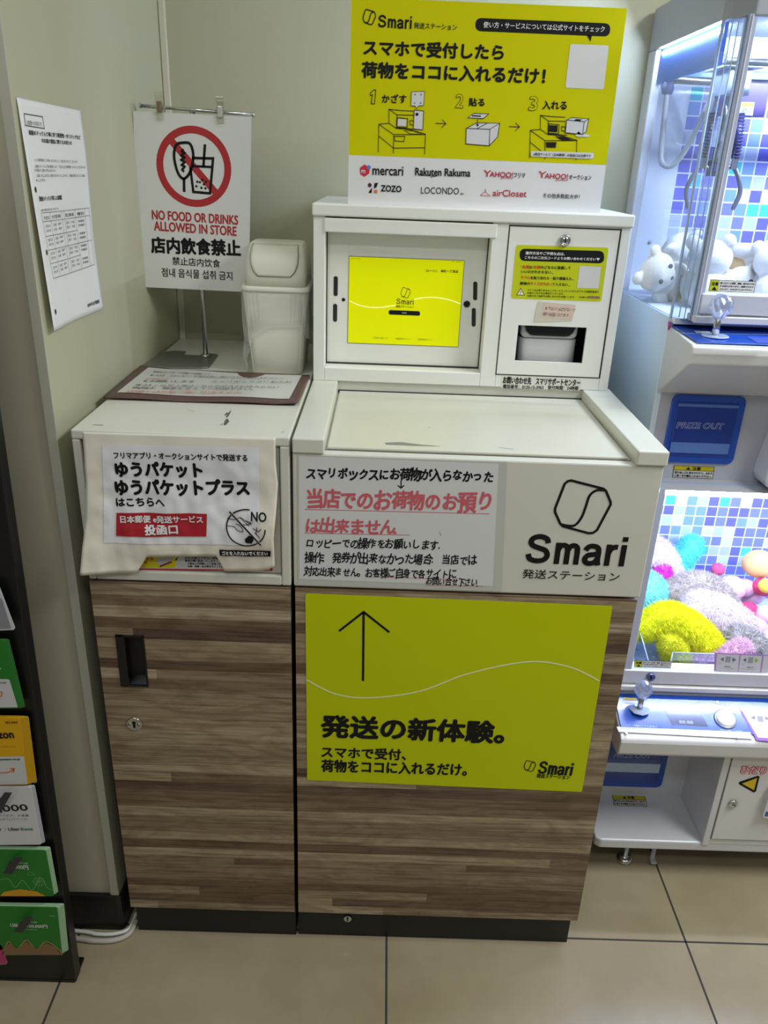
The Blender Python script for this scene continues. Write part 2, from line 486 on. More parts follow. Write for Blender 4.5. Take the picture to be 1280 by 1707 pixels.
# ================================================================== THE ROOM
WALL = M('#bdbba1', .6, bump=.08, bscale=350)
WALL2 = M('#cfc9b6', .6, bump=.08, bscale=350)
mb = MB(); mb.box(-2.5, 3.5, -4, .9, -.06, 0, floor_material())
mb.build('floor', kind='structure')
mb = MB(); GROUT = M('#3a3530', .8)
for x in (-1.13, -.47, .194, .854, 1.51, 2.17): mb.box(x-.0022, x+.0022, -4, .72, -.001, .0006, GROUT)
for y in (-3.93, -3.27, -2.61, -1.95, -1.29, -.635, .024, .68): mb.box(-2.5, 3.5, y-.002, y+.002, -.001, .0006, GROUT)
mb.build('floor_grout', kind='structure')
mb = MB(); mb.box(-.6, 3.5, .732, .85, 0, 2.75, WALL); mb.build('wall_back', kind='structure')
mb = MB(); mb.prism([(-.380, .016), (-.3525, .735), (-.5, .735), (-.5, .030), (-.399, .030), (-.399, .016)], 'z', 0, 2.75, WALL)
mb.build('wall_left', kind='structure')
mb = MB(); mb.box(-1.6, -.399, .021, .030, 0, 2.75, M('#c3bba7', .6, bump=.08, bscale=350)); mb.build('wall_front', kind='structure')
mb = MB(); mb.box(-.3965, -.3800, .0135, .0205, .10, 2.75, M('#bdbaab', .5)); mb.build('trim_1', kind='structure', bevel=.001)
mb = MB(); mb.box(-.3522, -.338, .722, .7318, 1.1, 2.75, M('#d9d5c2', .5)); mb.build('trim_2', kind='structure', bevel=.002)
mb = MB(); mb.box(-.3985, -.3965, .0185, .0212, .10, 2.75, M('#3c3a34', .8)); mb.build('trim_3', kind='structure')
mb = MB(); mb.prism([(-1.6, .010), (-.386, .010), (-.378, .013), (-.3735, .021), (-.352, .62), (-.358, .62), (-.385, .0205), (-1.6, .0205)], 'z', 0, .10, M('#17140f', .4))
mb.build('baseboard_left', kind='structure', bevel=.001)

# ================================================================== LEFT POSTING CABINET
pc = thing('posting_cabinet', (-.177, .36, 0), 'narrow white and walnut posting cabinet against the left wall under the waste bin', 'cabinet')
X0, X1 = -.352, -.0035
mb = MB()
mb.box(X0, X1, .0, .722, 1.126, 1.142, IVORY_TOP)
mb.box(X0, X0+.013, 0, .72, .8725, 1.126, IVORY); mb.box(X1-.016, X1, 0, .72, .8725, 1.126, IVORY)
mb.box(X0+.013, X1-.016, 0, .72, .8725, .891, IVORY)
mb.box(X0+.013, X1-.016, .25, .72, .891, 1.126, IVORY)
mb.build('housing', pc, bevel=.0025)
mb = MB(); mb.box(X0+.0145, X1-.0175, .007, .02, .8925, 1.1245, M('#cfccbe', .45)); mb.build('drop_flap', pc, bevel=.002)
# printed guide on the flap, seen through the cut-out of the brown notice
z4 = (110, 680, 3.2821)
P = plane_y(.0066, z4)
P.quad((130, 700), (1128, 700), (1130, 888), (112, 886), M('#c9c9cc', .5), 1, .006)
P.quad((112, 874), (1128, 886), (1130, 890), (112, 886), RED, 2)
P.quad((1116, 856), (1130, 858), (1130, 890), (1114, 888), RED, 2, .002)
P.quad((420, 806), (610, 808), (596, 874), (396, 872), M('#d9cc00', .5), 2)
P.text('プラス', 412, 832, 480, 832, 18, RED, .05, 3); P.text('は', 430, 850, 446, 850, 14, RED, .05, 3)
P.area([(490, 834), (520, 812), (590, 806), (578, 838), (512, 862)], M('#b9bcbc'), 3); P.area([(512, 862), (578, 836), (580, 846), (514, 872)], M('#8e2c30'), 3)
P.area([(598, 828), (616, 810), (604, 836)], INK, 3)
P.text('お問い合わせ', 560, 800, 750, 802, 24, M('#a8325c'), .06, 3)
for i, t in enumerate(('お引き受けできない状態の荷物は', '差出人様に返送いたします。', '＊差出人不明瞭により返送できない場合', '点検・保管・処分等を行うことがあります')):
    P.text(t, 652+(i > 1)*14, 826+i*15, 652+[250, 172, 250, 260][i], 828+i*15, 13-(i > 1)*2, INK, .02, 3)
P.build('printed_guide', pc, label='red edged printed guide on the flap')
# scratches on the worn top
P = Print((0, 0, 1.1422), (1, 0, 0), (0, 1, 0))
for pts in ([(372, 708), (376, 699), (380, 698), (382, 703), (376, 709)], [(376, 696), (380, 689), (386, 683), (383, 690), (379, 696)], [(374, 692), (379, 687), (380, 689), (376, 693)],
            [(366, 709), (371, 706), (370, 708)]): P.area(pts, M('#5d594d', .8))
P.line([(155, 708), (172, 709)], .0016, M('#5d594d', .8)); P.line([(313, 684), (323, 685)], .001, M('#7a7566', .8)); P.line([(470, 721), (473, 720)], .002, M('#5d594d'))
P.build('scratches', pc)
# wood door with a hole for the pull
mb = MB()
DX0, DX1, DZ0, DZ1 = X0, X1-.001, .084, .8685
hx0, hx1, hz0, hz1 = -.3155, -.2695, .6545, .7595
mb.box(DX0, hx0, 0, .018, DZ0, DZ1, WOOD); mb.box(hx1, DX1, 0, .018, DZ0, DZ1, WOOD)
mb.box(hx0, hx1, 0, .018, DZ0, hz0, WOOD); mb.box(hx0, hx1, 0, .018, hz1, DZ1, WOOD)
door = mb.build('door', pc)
mb = MB()
a0, a1, b0, b1 = -.318, -.267, .652, .762
for x0, x1, zz0, zz1 in ((a0, a0+.0155, b0, b1), (a1-.0035, a1, b0, b1), (a0, a1, b0, b0+.003), (a0, a1, b1-.004, b1)):
    mb.box(x0, x1, -.0025, .012, zz0, zz1, M('#121214', .35))
mb.box(a0, a1, .030, .032, b0, b1, M('#050506', .3)); mb.box(a0+.014, a0+.016, .0, .03, b0, b1, M('#0a0a0b', .3)); mb.box(a1-.003, a1-.001, 0, .03, b0, b1, M('#0a0a0b', .3))
mb.box(a0, a1, 0, .03, b0, b0+.002, M('#101012', .25))
mb.prism([(.0, b0+.002), (.03, b0+.002), (.03, b0+.02)], 'x', a0+.0155, a1-.0035, M('#15151a', .2))
mb.build('pull_handle', door, bevel=.0012)
def oval_lock(parent, x, y, z, r, name='lock', screws=True):
    mb = MB()
    mb.lathe([(r, 0), (r, .0022), (r*.93, .0034), (r*.86, .003)], (x, y, z), CHROME, 28, (0, -1, 0))
    mb.ball((x, y-.003, z+r*.22), (r*.26, .0012, r*.26), INK, n=6)
    mb.box(x-r*.14, x+r*.14, y-.0042, y-.003, z-r*.5, z+r*.2, INK)
    if screws:
        for sx in (-.6, .6): mb.lathe([(r*.2, 0), (r*.2, .0040), (r*.05, .0044)], (x+sx*r, y, z), STEEL, 10, (0, -1, 0))
    return mb.build(name, parent)
oval_lock(door, -.301, 0, .567, .0145)
mb = MB(); mb.box(X0+.006, X1, .012, .70, 0, .084, BLACK); mb.box(X0+.004, X1-.004, .018, .70, .08, .8725, BLACK); mb.build('carcass', pc, bevel=.001)

# ================================================================== RIGHT PARCEL STATION
ps = thing('parcel_station', (.3, .36, 0), 'wide white and walnut parcel drop counter in the middle, yellow poster on its front', 'counter')
mb = MB()
mb.box(.001, .602, 0, .72, .8725, 1.1165, IVORY)
mb.box(.001, .600, .378, .722, 1.11, 1.142, IVORY_TOP)
mb.build('housing', ps, bevel=.003)
mb = MB(); mb.box(.001, .052, -.003, .378, 1.1165, 1.142, IVORY_TOP); mb.build('side_rail', ps, bevel=.0025)
mb = MB(); mb.hexa([(.5535, -.004, 1.1165), (.605, -.004, 1.1165), (.607, .392, 1.1165), (.548, .372, 1.1165)], [(.5535, -.004, 1.142), (.605, -.004, 1.142), (.607, .392, 1.142), (.548, .372, 1.142)], IVORY_TOP)
mb.build('side_rail', ps, bevel=.003)
mb = MB(); mb.box(.0555, .5475, .022, .3735, 1.1165, 1.1215, M('#d3d1c2', .34, vary=.03)); mb.build('hatch_lid', ps, bevel=.0015)
mb = MB(); mb.box(.052, .552, .0185, .021, 1.1160, 1.1172, M('#55524a')); mb.build('hatch_seam', ps)
mb = MB(); mb.box(.052, .552, .3745, .378, 1.116, 1.1225, M('#3a382f')); mb.build('hatch_seam', ps)
P = Print((0, 0, 1.1217), (1, 0, 0), (0, 1, 0))
P.area([(641, 738), (668, 737), (700, 741), (735, 744), (690, 743), (644, 741)], M('#8c8a7c', .8)); P.line([(830, 746), (856, 749)], .001, M('#6b6a60')); P.line([(715, 712), (716, 713)], .0015, M('#444'+'444'[:3]))
P.build('scratches', ps)
mb = MB(); mb.box(.0035, .598, 0, .018, .084, .8685, WOOD); mb.box(.58, .598, .018, .70, .084, .8685, WOOD); mb.build('front_panel', ps)
mb = MB(); mb.box(.002, .589, .014, .69, 0, .083, BLACK); mb.box(.0025, .576, .0185, .70, .08, .8725, BLACK); mb.build('carcass', ps, bevel=.001)
oval_lock(ps, .108, .0138, .054, .0085, 'plinth_lock', False)
z5 = (480, 740, 2)
P = plane_y(-.0003, z5)
P.box_mark(886, 116, 192, 184, .0042, INK); P.wordmark(788, 396, 1119, 408, 98, INK, .17)
P.text('発送ステーション', 780, 447, 1102, 458, 30, INK, .008)
P.build('printed_logo', ps, label='black box logo and lettering')

# ---- yellow poster on the station's front
yp = thing('yellow_poster', (.29, -.002, .44), 'large yellow poster with an up arrow and white wave on the brown wood front', 'poster')
P = plane_y(-.0006)
P.quad((509, 989), (1021, 1010), (970, 1320), (512, 1300), M('#c3cc00', .42, spec=.25, bump=.05, bscale=12), 1, .004)
P.build('sheet', yp, solid=.0004)
P = plane_y(-.0012)
P.line([(606, 1021), (605, 1135)], .0042, INK); P.line([(565, 1052), (606, 1020), (649, 1054)], .0042, INK)
P.curve([(511, 1133), (560, 1157), (618, 1163), (700, 1152), (780, 1123), (880, 1103), (950, 1112), (999, 1135)], .0028, M('#eef0b8', .4))
P.text('発送の新体験。', 536, 1228, 838, 1239, 36, INK, .045)
P.text('スマホで受付、', 536, 1262, 676, 1267, 18, INK, .035); P.text('荷物をココに入れるだけ。', 536, 1286, 777, 1293, 20, INK, .035)
P.box_mark(873, 1267, 20, 19, .0016, INK); P.wordmark(896, 1289, 952, 1293, 21, INK, .16); P.text('発送ステーション', 894, 1296, 949, 1299, 7, INK, .03)
P.build('lettering', yp)

# ---- handwritten notice
hn = thing('handwritten_notice', (.18, -.002, .878), 'laminated handwritten notice with black and pink brush lettering on the white counter front', 'notice')
P = plane_y(-.0006)
P.quad((496, 760), (845, 770), (836, 986), (496, 975), M('#c4c5bd', .25), 1); P.build('pouch', hn)
P = plane_y(-.0008, z5); P.quad((36, 40), (702, 66), (682, 474), (38, 450), M('#dcdcdd', .35, bump=.06, bscale=30), 1); P.build('paper_sheet', hn)
P = plane_y(-.0010, z5); PK = M('#d0616c', .6)
P.text('スマリボックスにお荷物が入らなかった', 60, 114, 684, 126, 40, INK, .035, hand=1)
P.line([(377, 122), (377, 146)], .002, INK); P.line([(366, 138), (377, 147), (387, 138)], .002, INK)
P.text('当店でのお荷物のお預り', 60, 214, 682, 224, 66, PK, .03, hand=.8); P.line([(55, 218), (672, 233)], .0011, PK)
P.text('は出来ません.', 60, 294, 404, 302, 50, PK, .03, hand=.8); P.line([(55, 297), (405, 304)], .0011, PK)
P.text('ロッピーでの操作をお願いします.', 60, 346, 530, 352, 34, INK, .022, hand=1)
P.text('操作.発券が出来なかった場合.当店では', 58, 394, 630, 404, 36, INK, .02, hand=1)
P.text('対応出来ません。お客様ご自身で各サイトに', 56, 438, 560, 448, 32, INK, .02, hand=1)
P.text('お問い合せ下さい.', 458, 468, 652, 476, 28, INK, .02, hand=1); P.line([(268, 443), (560, 452)], .0008, PK); P.line([(458, 470), (650, 474)], .0008, PK)
P.line([(505, 292), (510, 306)], .0006, INK)
P.build('brush_lettering', hn)

# ---- creased brown paper notice hanging over the flap
bn = thing('paper_notice', (-.18, -.01, .9), 'creased tan paper notice with a red box taped over the left cabinet flap', 'notice')
zt_, zb_ = 1.1385, .9045
def tan_disp(u, v):
    t = max(0., min(1., (zt_-v)/(zt_-zb_)))
    s = (u+.343)/.322
    w = .0035*math.sin(9*t+2.2*s)*t + .0045*noise.noise((u*16, v*16, .3))*min(1, t*3) + .0022*noise.noise((u*52, v*40, 2.3))*min(1, t*3)
    edge = .005*max(0, .14-s)/.14*t + .006*max(0, s-.88)/.12*t
    return .0055 + .006*t*t*(.6+.4*math.cos(6.2*s)) + w + edge
P = plane_y(0, z4, tan_disp)
def tan_pt(i, j):          # i across, j down
    L = [(95, 126), (104, 215), (118, 400), (120, 560), (108, 740), (100, 886)]
    R_ = [(1148, 157), (1150, 300), (1162, 420), (1152, 600), (1142, 720), (1146, 884)]
    def lerp(K, t):
        t *= len(K)-1; k = min(int(t), len(K)-2); t -= k
        return Vector(K[k])*(1-t)+Vector(K[k+1])*t
    a = lerp(L, j); b = lerp(R_, j)
    q = a*(1-i)+b*i
    bot = 886
    if .285 < i < .735:
        bot = 800
        if i < .335: bot = 800+86*(.335-i)/.05
        if i > .695: bot = 800+86*(i-.695)/.04
    if i > .9: bot = 886-34*((i-.9)/.1)**2
    if i < .012: bot = 882
    y = 126+(q.y-126)
    top = 126+31*i
    q.y = top+(q.y-top)*(bot-top)/(886-top)
    return P.at(q.x, q.y, 0)
P.mb.grid(tan_pt, 72, 40, M('#efe9dc', .6, bump=.25, bscale=60, vary=.05), True); P.build('paper_sheet', bn, solid=.0004)
P = plane_y(0, z4, tan_disp); P.EPS = .0005
P.quad((206, 190), (1062, 212), (1062, 736), (220, 722), M('#efeff4', .4), 2, n=60)
P.text('フリマアプリ・オークションサイトで発送する', 272, 268, 996, 284, 36, INK, .03, 3)
P.text('ゆうパケット', 284, 368, 750, 374, 78, INK, .055, 3); P.text('ゆうパケットプラス', 284, 468, 1006, 470, 80, INK, .055, 3)
P.text('はこちらへ', 284, 528, 546, 530, 42, INK, .045, 3)
P.quad((280, 560), (782, 562), (780, 690), (282, 688), M('#f0eeee'), 3, n=20); P.quad((284, 564), (778, 566), (776, 686), (286, 684), M('#b3202f', .45), 5, n=20)
P.text('日本郵便 ⅇ発送サービス'.replace('ⅇ', 'e'), 310, 614, 758, 614, 36, WHITE, .035, 7); P.text('投函口', 448, 674, 622, 672, 48, WHITE, .045, 7)
cc_ = P.uv(991, 640); P.line([(cc_.x+.0322*math.cos(math.radians(t_)), cc_.y+.0322*math.sin(math.radians(t_))) for t_ in range(78, 366, 6)], .0022, INK, 5, raw=True)
P.text('NO', 1020, 598, 1102, 602, 46, INK, .03, 9)
P.line([(900, 552), (1074, 728)], .0042, M('#e3dccd'), 7); P.line([(900, 552), (1074, 728)], .0024, INK, 8)
P.curve([(888, 590), (925, 596), (960, 584), (985, 600), (1020, 612), (985, 622), (955, 610)], .0012, INK, 6); P.curve([(890, 628), (925, 634), (945, 652), (975, 656), (962, 628), (935, 618)], .0012, INK, 6)
P.line([(960, 586), (1010, 628)], .001, INK, 6); P.line([(985, 600), (1022, 620)], .001, INK, 6)
P.area([(985, 700), (1010, 676), (1042, 690), (1022, 722), (990, 718)], INK, 6); P.line([(1030, 640), (1062, 655), (1075, 640)], .0013, INK, 6); P.line([(1040, 660), (1068, 690)], .0013, INK, 6); P.line([(1052, 632), (1046, 672)], .0013, INK, 6)
P.quad((846, 758), (1126, 762), (1124, 796), (848, 792), INK, 5, n=12); P.text('ゴミを入れないでください', 862, 786, 1110, 788, 22, WHITE, .04, 7)
P.build('lettering', bn)

IVK = M('#ebebe4', .42, vary=.015)

# ================================================================== KIOSK TERMINAL
kt = thing('kiosk_terminal', (.3, .55, 1.142), 'white metal kiosk box with a yellow touchscreen standing on the parcel counter', 'kiosk')
mb = MB()
Yf = .37
for x0, x1, z0, z1 in ((.002, .0245, 1.142, 1.4545), (.338, .3690, 1.142, 1.4545), (.579, .598, 1.142, 1.4545), (.0245, .338, 1.142, 1.1685), (.369, .579, 1.142, 1.1675), (.369, .579, 1.4505, 1.4545)):
    mb.box(x0, x1, Yf, .47, z0, z1, IVK)
mb.box(.002, .598, .465, .720, 1.142, 1.4545, IVK)
mb.build('housing', kt, bevel=.0015)
mb = MB(); mb.box(.0, .6, .364, .722, 1.4545, 1.4765, IVK); mb.build('lid', kt, bevel=.003)
mb = MB(); mb.box(.0225, .3465, .3665, .40, 1.4265, 1.4515, IVK); mb.build('header_lip', kt, bevel=.002)
mb = MB(); mb.box(.0255, .337, .411, .42, 1.1695, 1.4265, M('#ecece5', .4)); bez = mb.build('bezel_panel', kt, bevel=.001)
mb = MB(); mb.box(.024, .3385, .4085, .4115, 1.1685, 1.1715, M('#2c2a26')); mb.box(.0245, .0265, .4075, .4115, 1.17, 1.426, M('#2c2a26')); mb.box(.3362, .3383, .4075, .4115, 1.17, 1.426, M('#2c2a26')); mb.build('shadow_gap', kt)
def slot_(px, py0, py1, r=.0042):
    P = plane_y(.4106); a = P.at(px, py0); b = P.at(px, py1)
    mb = MB(); mb.prism([(r*math.cos(t)+(a.x if math.sin(t) > 0 else b.x), (a.z if math.sin(t) > 0 else b.z)+r*math.sin(t)) for t in [2*math.pi*k/16+.01 for k in range(16)]], 'y', .4102, .4114, M('#2b2c2f', .3))
    return mb.build('speaker_slot', bez)
slot_(559.5, 464, 490); slot_(558.5, 510, 533); slot_(792, 473, 497); slot_(789.5, 517, 541)
for px, py, r in ((572.5, 499.5, .0035), (778, 507, .0068)):
    P = plane_y(.4106); a = P.at(px, py); mb = MB(); mb.lathe([(r, 0), (r, .0006), (r*.6, .0004)], (a.x, .4108, a.z), JET, 20, (0, -1, 0)); mb.build('sensor_hole', bez)
zT = (570, 420, 5.565)
P = plane_y(.4098, zT)
mb = MB(); c0, c1, c2, c3 = P.at(74, 44), P.at(1120, 82), P.at(1086, 880), P.at(50, 840)
x0, x1, zz0, zz1 = (c0.x+c3.x)/2, (c1.x+c2.x)/2, (c2.z+c3.z)/2, (c0.z+c1.z)/2
mb.box(x0-.0008, x1+.0008, .4100, .4112, zz0-.0008, zz1+.0008, M('#2a2a20', .3)); scr = mb.build('touchscreen', kt)
P.poly([(x0, zz0), (x1, zz0), (x1, zz1), (x0, zz1)], M('#d2d600', .3, spec=.2, emit=.42), 0); P.build('display', scr, label='glowing yellow start page')
P = plane_y(.4095, zT)
P.text('ローソン　幸町一丁目店', 782, 186, 1076, 194, 25, INK, .03)
P.curve([(72, 456), (180, 500), (330, 516), (500, 494)], .0014, M('#f4f6c0', .4, emit=.5)); P.curve([(664, 442), (760, 424), (880, 424), (1000, 446), (1098, 482)], .0014, M('#f4f6c0', .4, emit=.5))
P.box_mark(544, 326, 92, 102, .0009, INK); P.wordmark(502, 482, 664, 490, 52, INK, .12); P.text('発送ステーション', 500, 514, 664, 520, 20, INK, .02)
P.quad((434, 538), (724, 550), (724, 592), (432, 580), INK, 1, .004); P.text('START', 558, 570, 600, 572, 10, WHITE, .03, 3)
P.text('ご利用にあたって', 284, 804, 428, 808, 17, M('#5c6000'), 0); P.text('店舗担当メニュー', 496, 812, 642, 816, 17, M('#5c6000'), 0); P.text('配達担当メニュー', 706, 818, 852, 823, 17, M('#5c6000'), 0)
P.text('0:05 2月7日金', 84, 64, 170, 66, 9, INK, 0); P.text('令 100%', 1014, 96, 1108, 99, 9, INK, 0)
P.build('page_lettering', scr)
# side door with cut-out
mb = MB(); A0, A1, B0, B1 = .3705, .5765, 1.1690, 1.4490; H0, H1, G0, G1 = .4045, .5395, 1.1960, 1.2670
mb.box(A0, H0, .3695, .376, B0, B1, IVK); mb.box(H1, A1, .3695, .376, B0, B1, IVK); mb.box(H0, H1, .3695, .376, B0, G0, IVK); mb.box(H0, H1, .3695, .376, G1, B1, IVK)
dr = mb.build('door', kt)
mb = MB(); mb.box(.3690, .3703, .3690, .38, 1.168, 1.4505, M('#34322c')); mb.box(.5767, .5792, .3690, .38, 1.168, 1.4505, M('#23221e')); mb.box(.369, .579, .369, .38, 1.4490, 1.4507, M('#23221e')); mb.box(.369, .579, .369, .38, 1.1672, 1.1688, M('#34322c')); mb.build('door_gap', kt)
mb = MB()
mb.lathe([(.0105, 0), (.0105, .004), (.0085, .006), (.0078, .0048), (.0068, .0048), (.006, .0058)], (.475, .3695, 1.4275), CHROME, 24, (0, -1, 0)); mb.box(.4738, .4762, .3628, .366, 1.4235, 1.4318, INK); mb.build('lock', dr)
mb = MB(); mb.box(.38, .565, .3765, .4640, 1.172, 1.174, BLACK); mb.box(.38, .565, .4625, .4645, 1.172, 1.30, BLACK); mb.box(.385, .387, .3765, .4640, 1.174, 1.30, BLACK); mb.box(.558, .56, .3765, .464, 1.174, 1.30, BLACK); mb.build('printer_bay', kt)
zD = (845, 380, 6.5641)
P = plane_y(.3693, zD); YG = M('#c4cc10', .42)
P.quad((100, 184), (1112, 216), (1030, 806), (44, 770), YG, 1, .005)
P.quad((140, 226), (1064, 252), (1060, 388), (136, 358), INK, 2, .0105)
P.text('操作方法やご不明な点は、', 202, 290, 630, 302, 34, WHITE, .03, 3); P.text('こちらの二次元コードよりお問い合わせください', 194, 338, 968, 358, 32, WHITE, .03, 3); P.area([(976, 328), (1016, 329), (996, 360)], WHITE, 3)
OR = M('#d8531c', .5)
P.text('・', 144, 420, 156, 421, 8, INK, .02, 3); P.text('右側', 164, 442, 240, 444, 36, OR, .04, 3); P.text('か', 244, 444, 282, 445, 30, INK, .04, 3); P.text('左側', 286, 444, 362, 447, 36, OR, .04, 3); P.text('のどちらに投函して', 368, 446, 694, 454, 34, INK, .035, 3)
P.text('いいのかわからない...', 154, 492, 505, 500, 32, INK, .03, 3)
P.text('ラベル', 148, 556, 252, 558, 30, OR, .04, 3); P.text('を貼り忘れた・貼り間違えた...', 256, 560, 730, 572, 32, INK, .03, 3)
P.text('荷物の', 138, 622, 250, 624, 32, INK, .035, 3); P.text('サイズが大きく', 254, 624, 488, 631, 34, OR, .04, 3); P.text('て入らない...', 494, 630, 688, 637, 32, INK, .03, 3)
P.quad((796, 416), (1030, 424), (1000, 664), (766, 654), M('#d4d3cf'), 2)
P.area([(150, 656), (196, 738), (100, 736)], INK, 2); P.area([(150, 668), (186, 732), (110, 730)], M('#e8e6da'), 3); P.line([(151, 688), (149, 712)], .0011, INK, 4); P.line([(148, 719), (148, 725)], .0011, INK, 4)
for i, (t, w) in enumerate((('スマリはお客さまのセルフサービスとなっておりますので店舗従業員は', 780), ('お答えできかねる場合がございます。', 400), ('お客さまご自身でお問い合わせをお願いします。', 520))): P.text(t, 222, 688+i*32, 222+w, 688+i*32+w*.028, 22, INK, .01, 3)
P.text('私は情報です', 786, 762, 880, 766, 14, INK, .03, 3); P.quad((886, 746), (1012, 750), (1010, 772), (884, 768), M('#7a2440'), 3); P.text('スマリサポート', 892, 765, 1004, 768, 12, WHITE, .03, 4)
P.build('guide_sticker', dr, label='lime green guide sticker with a black heading')
P = plane_y(.3691, zD)
P.quad((336, 806), (754, 844), (706, 1020), (288, 1034), M('#d2cbbb', .2), 1); P.quad((410, 820), (750, 850), (716, 1000), (376, 972), M('#dcc3b4', .5), 2)
P.text('まずはひっぱらないで', 410, 892, 746, 916, 40, M('#5a4a44'), 0, 3, hand=1); P.text('様の原因になります。', 390, 958, 706, 978, 40, M('#5a4a44'), 0, 3, hand=1)
P.build('handwritten_sticker', dr, label='small pink handwritten sticker')
P = plane_y(.3697, (500, 330, 2.0645))
P.quad((692, 612), (968, 626), (962, 664), (690, 652), M('#dddbd0', .4), 0)
P.text('お問い合わせ先　スマリサポートセンター', 698, 638, 962, 648, 24, INK, .03); P.text('電話番号：0120-15-3963　受付時間：24時間', 698, 655, 956, 662, 14, INK, .02)
P.build('phone_label', kt)

# ---- label printer inside the bay
lp = thing('label_printer', (.475, .42, 1.174), 'white label printer with a glossy black front inside the kiosk bay', 'printer')
WH = M('#d6d7d8', .35)
mb = MB(); mb.prism(rpoly(.4140, .5300, .395, .452, .016), 'z', 1.174, 1.2370, WH, True)
mb.build('base', lp, bevel=.002)
mb = MB(); mb.prism(rpoly(.4150, .5290, 1.2375, 1.275, .012), 'y', .398, .452, WH, True); mb.build('cover', lp, bevel=.003)
mb = MB(); pr = [(.4215, 1.272), (.4215, 1.262), (.425, 1.251), (.433, 1.2445), (.44, 1.243), (.504, 1.243), (.512, 1.2445), (.519, 1.251), (.5235, 1.262), (.5235, 1.272)]
mb.prism(pr, 'y', .3930, .40, JET); mb.build('black_visor', lp, bevel=.0015)
mb = MB(); mb.box(.436, .508, .3922, .3932, 1.2475, 1.2490, M('#2c2e33', .2)); mb.box(.437, .4378, .3922, .3932, 1.249, 1.268, M('#222428')); mb.build('paper_slit', lp)

# ================================================================== SIGN BOARD ON TOP
sb = thing('sign_board', (.3, .385, 1.4765), 'tall bright yellow three step instruction board standing on top of the kiosk', 'sign')
z1 = (560, 0, 2.56)
P = plane_y(.3845, z1); LL = P.uv(50, 870); LR = P.uv(1120, 908)
bx0, bx1 = .0655, .5375
P.mb.box(bx0, bx1, .3850, .3885, 1.4767, 1.8055, M('#e4e3e4', .55)); P.build('board', sb)
P = plane_y(.3848, z1)
zz = P.uv(600, 682).y
P.poly([(bx0, zz), (bx1, zz), (bx1, 1.8055), (bx0, 1.8055)], M('#d2ce00', .55, spec=.12), 0); P.build('yellow_panel', sb, label='yellow printed upper area')
P = plane_y(.3845, z1)
P.box_mark(114, 38, 56, 68, .0016, INK); P.wordmark(178, 116, 322, 124, 54, INK, .165); P.text('発送ステーション', 332, 121, 515, 130, 26, INK, .01)
P.quad((596, 76), (1172, 100), (1168, 156), (594, 132), INK, 1, .011); P.area([(1068, 148), (1092, 150), (1086, 178)], INK, 1); P.text('使い方・サービスについては公式サイトをチェック', 628, 118, 1144, 138, 26, WHITE, .015, 3)
P.text('スマホで受付したら', 118, 234, 712, 256, 64, INK, .045); P.text('荷物をココに入れるだけ！', 110, 330, 888, 358, 66, INK, .045)
P.quad((1000, 188), (1164, 194), (1142, 382), (978, 374), M('#dedede'), 1, .004)
for t, x, y, h in (('1', 146, 442, 56), ('2', 510, 458, 56), ('3', 822, 470, 58)):
    w = {'1': 22, '2': 30, '3': 34}[t]
    if t == '1':
        P.line([(146, 398), (161, 384), (170, 384), (164, 443), (150, 443), (155, 404), (148, 408)], .0012, INK, 2, True); continue
    P.text(t, x, y, x+w, y+2, h, INK, .05, 2); P.text(t, x, y, x+w, y+2, h, M('#d2ce00', .55, spec=.12), .01, 3)
P.text('かざす', 196, 438, 300, 440, 36, INK, .03); P.text('貼る', 566, 452, 632, 454, 34, INK, .035); P.text('入れる', 880, 466, 982, 468, 36, INK, .035)
def ln(*q, w=.0011, c=False, l=2): P.line(q, w, INK, l, c)
GW = M('#d9d9dc', .55)
def station(o, dark):
    f = lambda x, y: (x+o[0], y+o[1])
    ln(f(226, 526), f(226, 466), f(280, 472), f(332, 474)); ln(f(226, 466), f(260, 490), f(332, 492)); ln(f(260, 490), f(258, 544), f(340, 552)); ln(f(226, 526), f(258, 548))
    ln(f(182, 530), f(226, 526)); ln(f(182, 530), f(246, 574), f(382, 574)); ln(f(258, 548), f(312, 552), f(382, 572))
    ln(f(180, 650), f(183, 532)); ln(f(182, 580), f(245, 632), f(380, 630)); ln(f(246, 574), f(245, 654)); ln(f(382, 572), f(378, 658))
    P.quad(f(264, 508), f(300, 510), f(298, 538), f(262, 536), GW if not dark else INK, 2); ln(f(262, 502), f(306, 506), f(304, 544), f(260, 542), c=True)
    ln(f(316, 514), f(332, 516), f(332, 534), f(316, 532), c=True)
    ln(f(250, 582), f(294, 582), f(290, 604), f(252, 602), c=True); ln(f(290, 556), f(330, 558), f(366, 572), f(318, 572), c=True)
    if dark: P.quad(f(252, 584), f(292, 584), f(288, 602), f(254, 600), INK, 2); P.area([f(294, 558), f(330, 560), f(360, 572), f(318, 570)], INK, 2)
station((0, 0), False); station((646, 26), True)
P.quad((334, 470), (374, 474), (370, 554), (330, 550), GW, 3, .003); ln((334, 470), (374, 474), (370, 554), (330, 550), c=True, l=4); P.quad((340, 482), (352, 483), (351, 494), (339, 493), INK, 5)
P.area([(322, 392), (378, 390), (374, 450), (352, 452), (344, 464), (338, 452), (320, 452)], GW, 3); ln((322, 392), (378, 390), (374, 450), (352, 452), (344, 464), (338, 452), (320, 452), c=True, w=.0007, l=4)
for a, b in ((334, 404), (360, 404), (332, 440), (358, 440)): ln((a, b), (a+6, b), w=.0014, l=4)
P.area([(556, 548), (600, 524), (698, 526), (690, 584), (654, 622), (554, 614)], GW, 2); ln((556, 548), (656, 552), (654, 622), (554, 614), c=True, l=3); ln((556, 548), (600, 524), (698, 526), (656, 552), l=3); ln((698, 526), (690, 584), (654, 622), l=3); ln((600, 550), (646, 525), l=3)
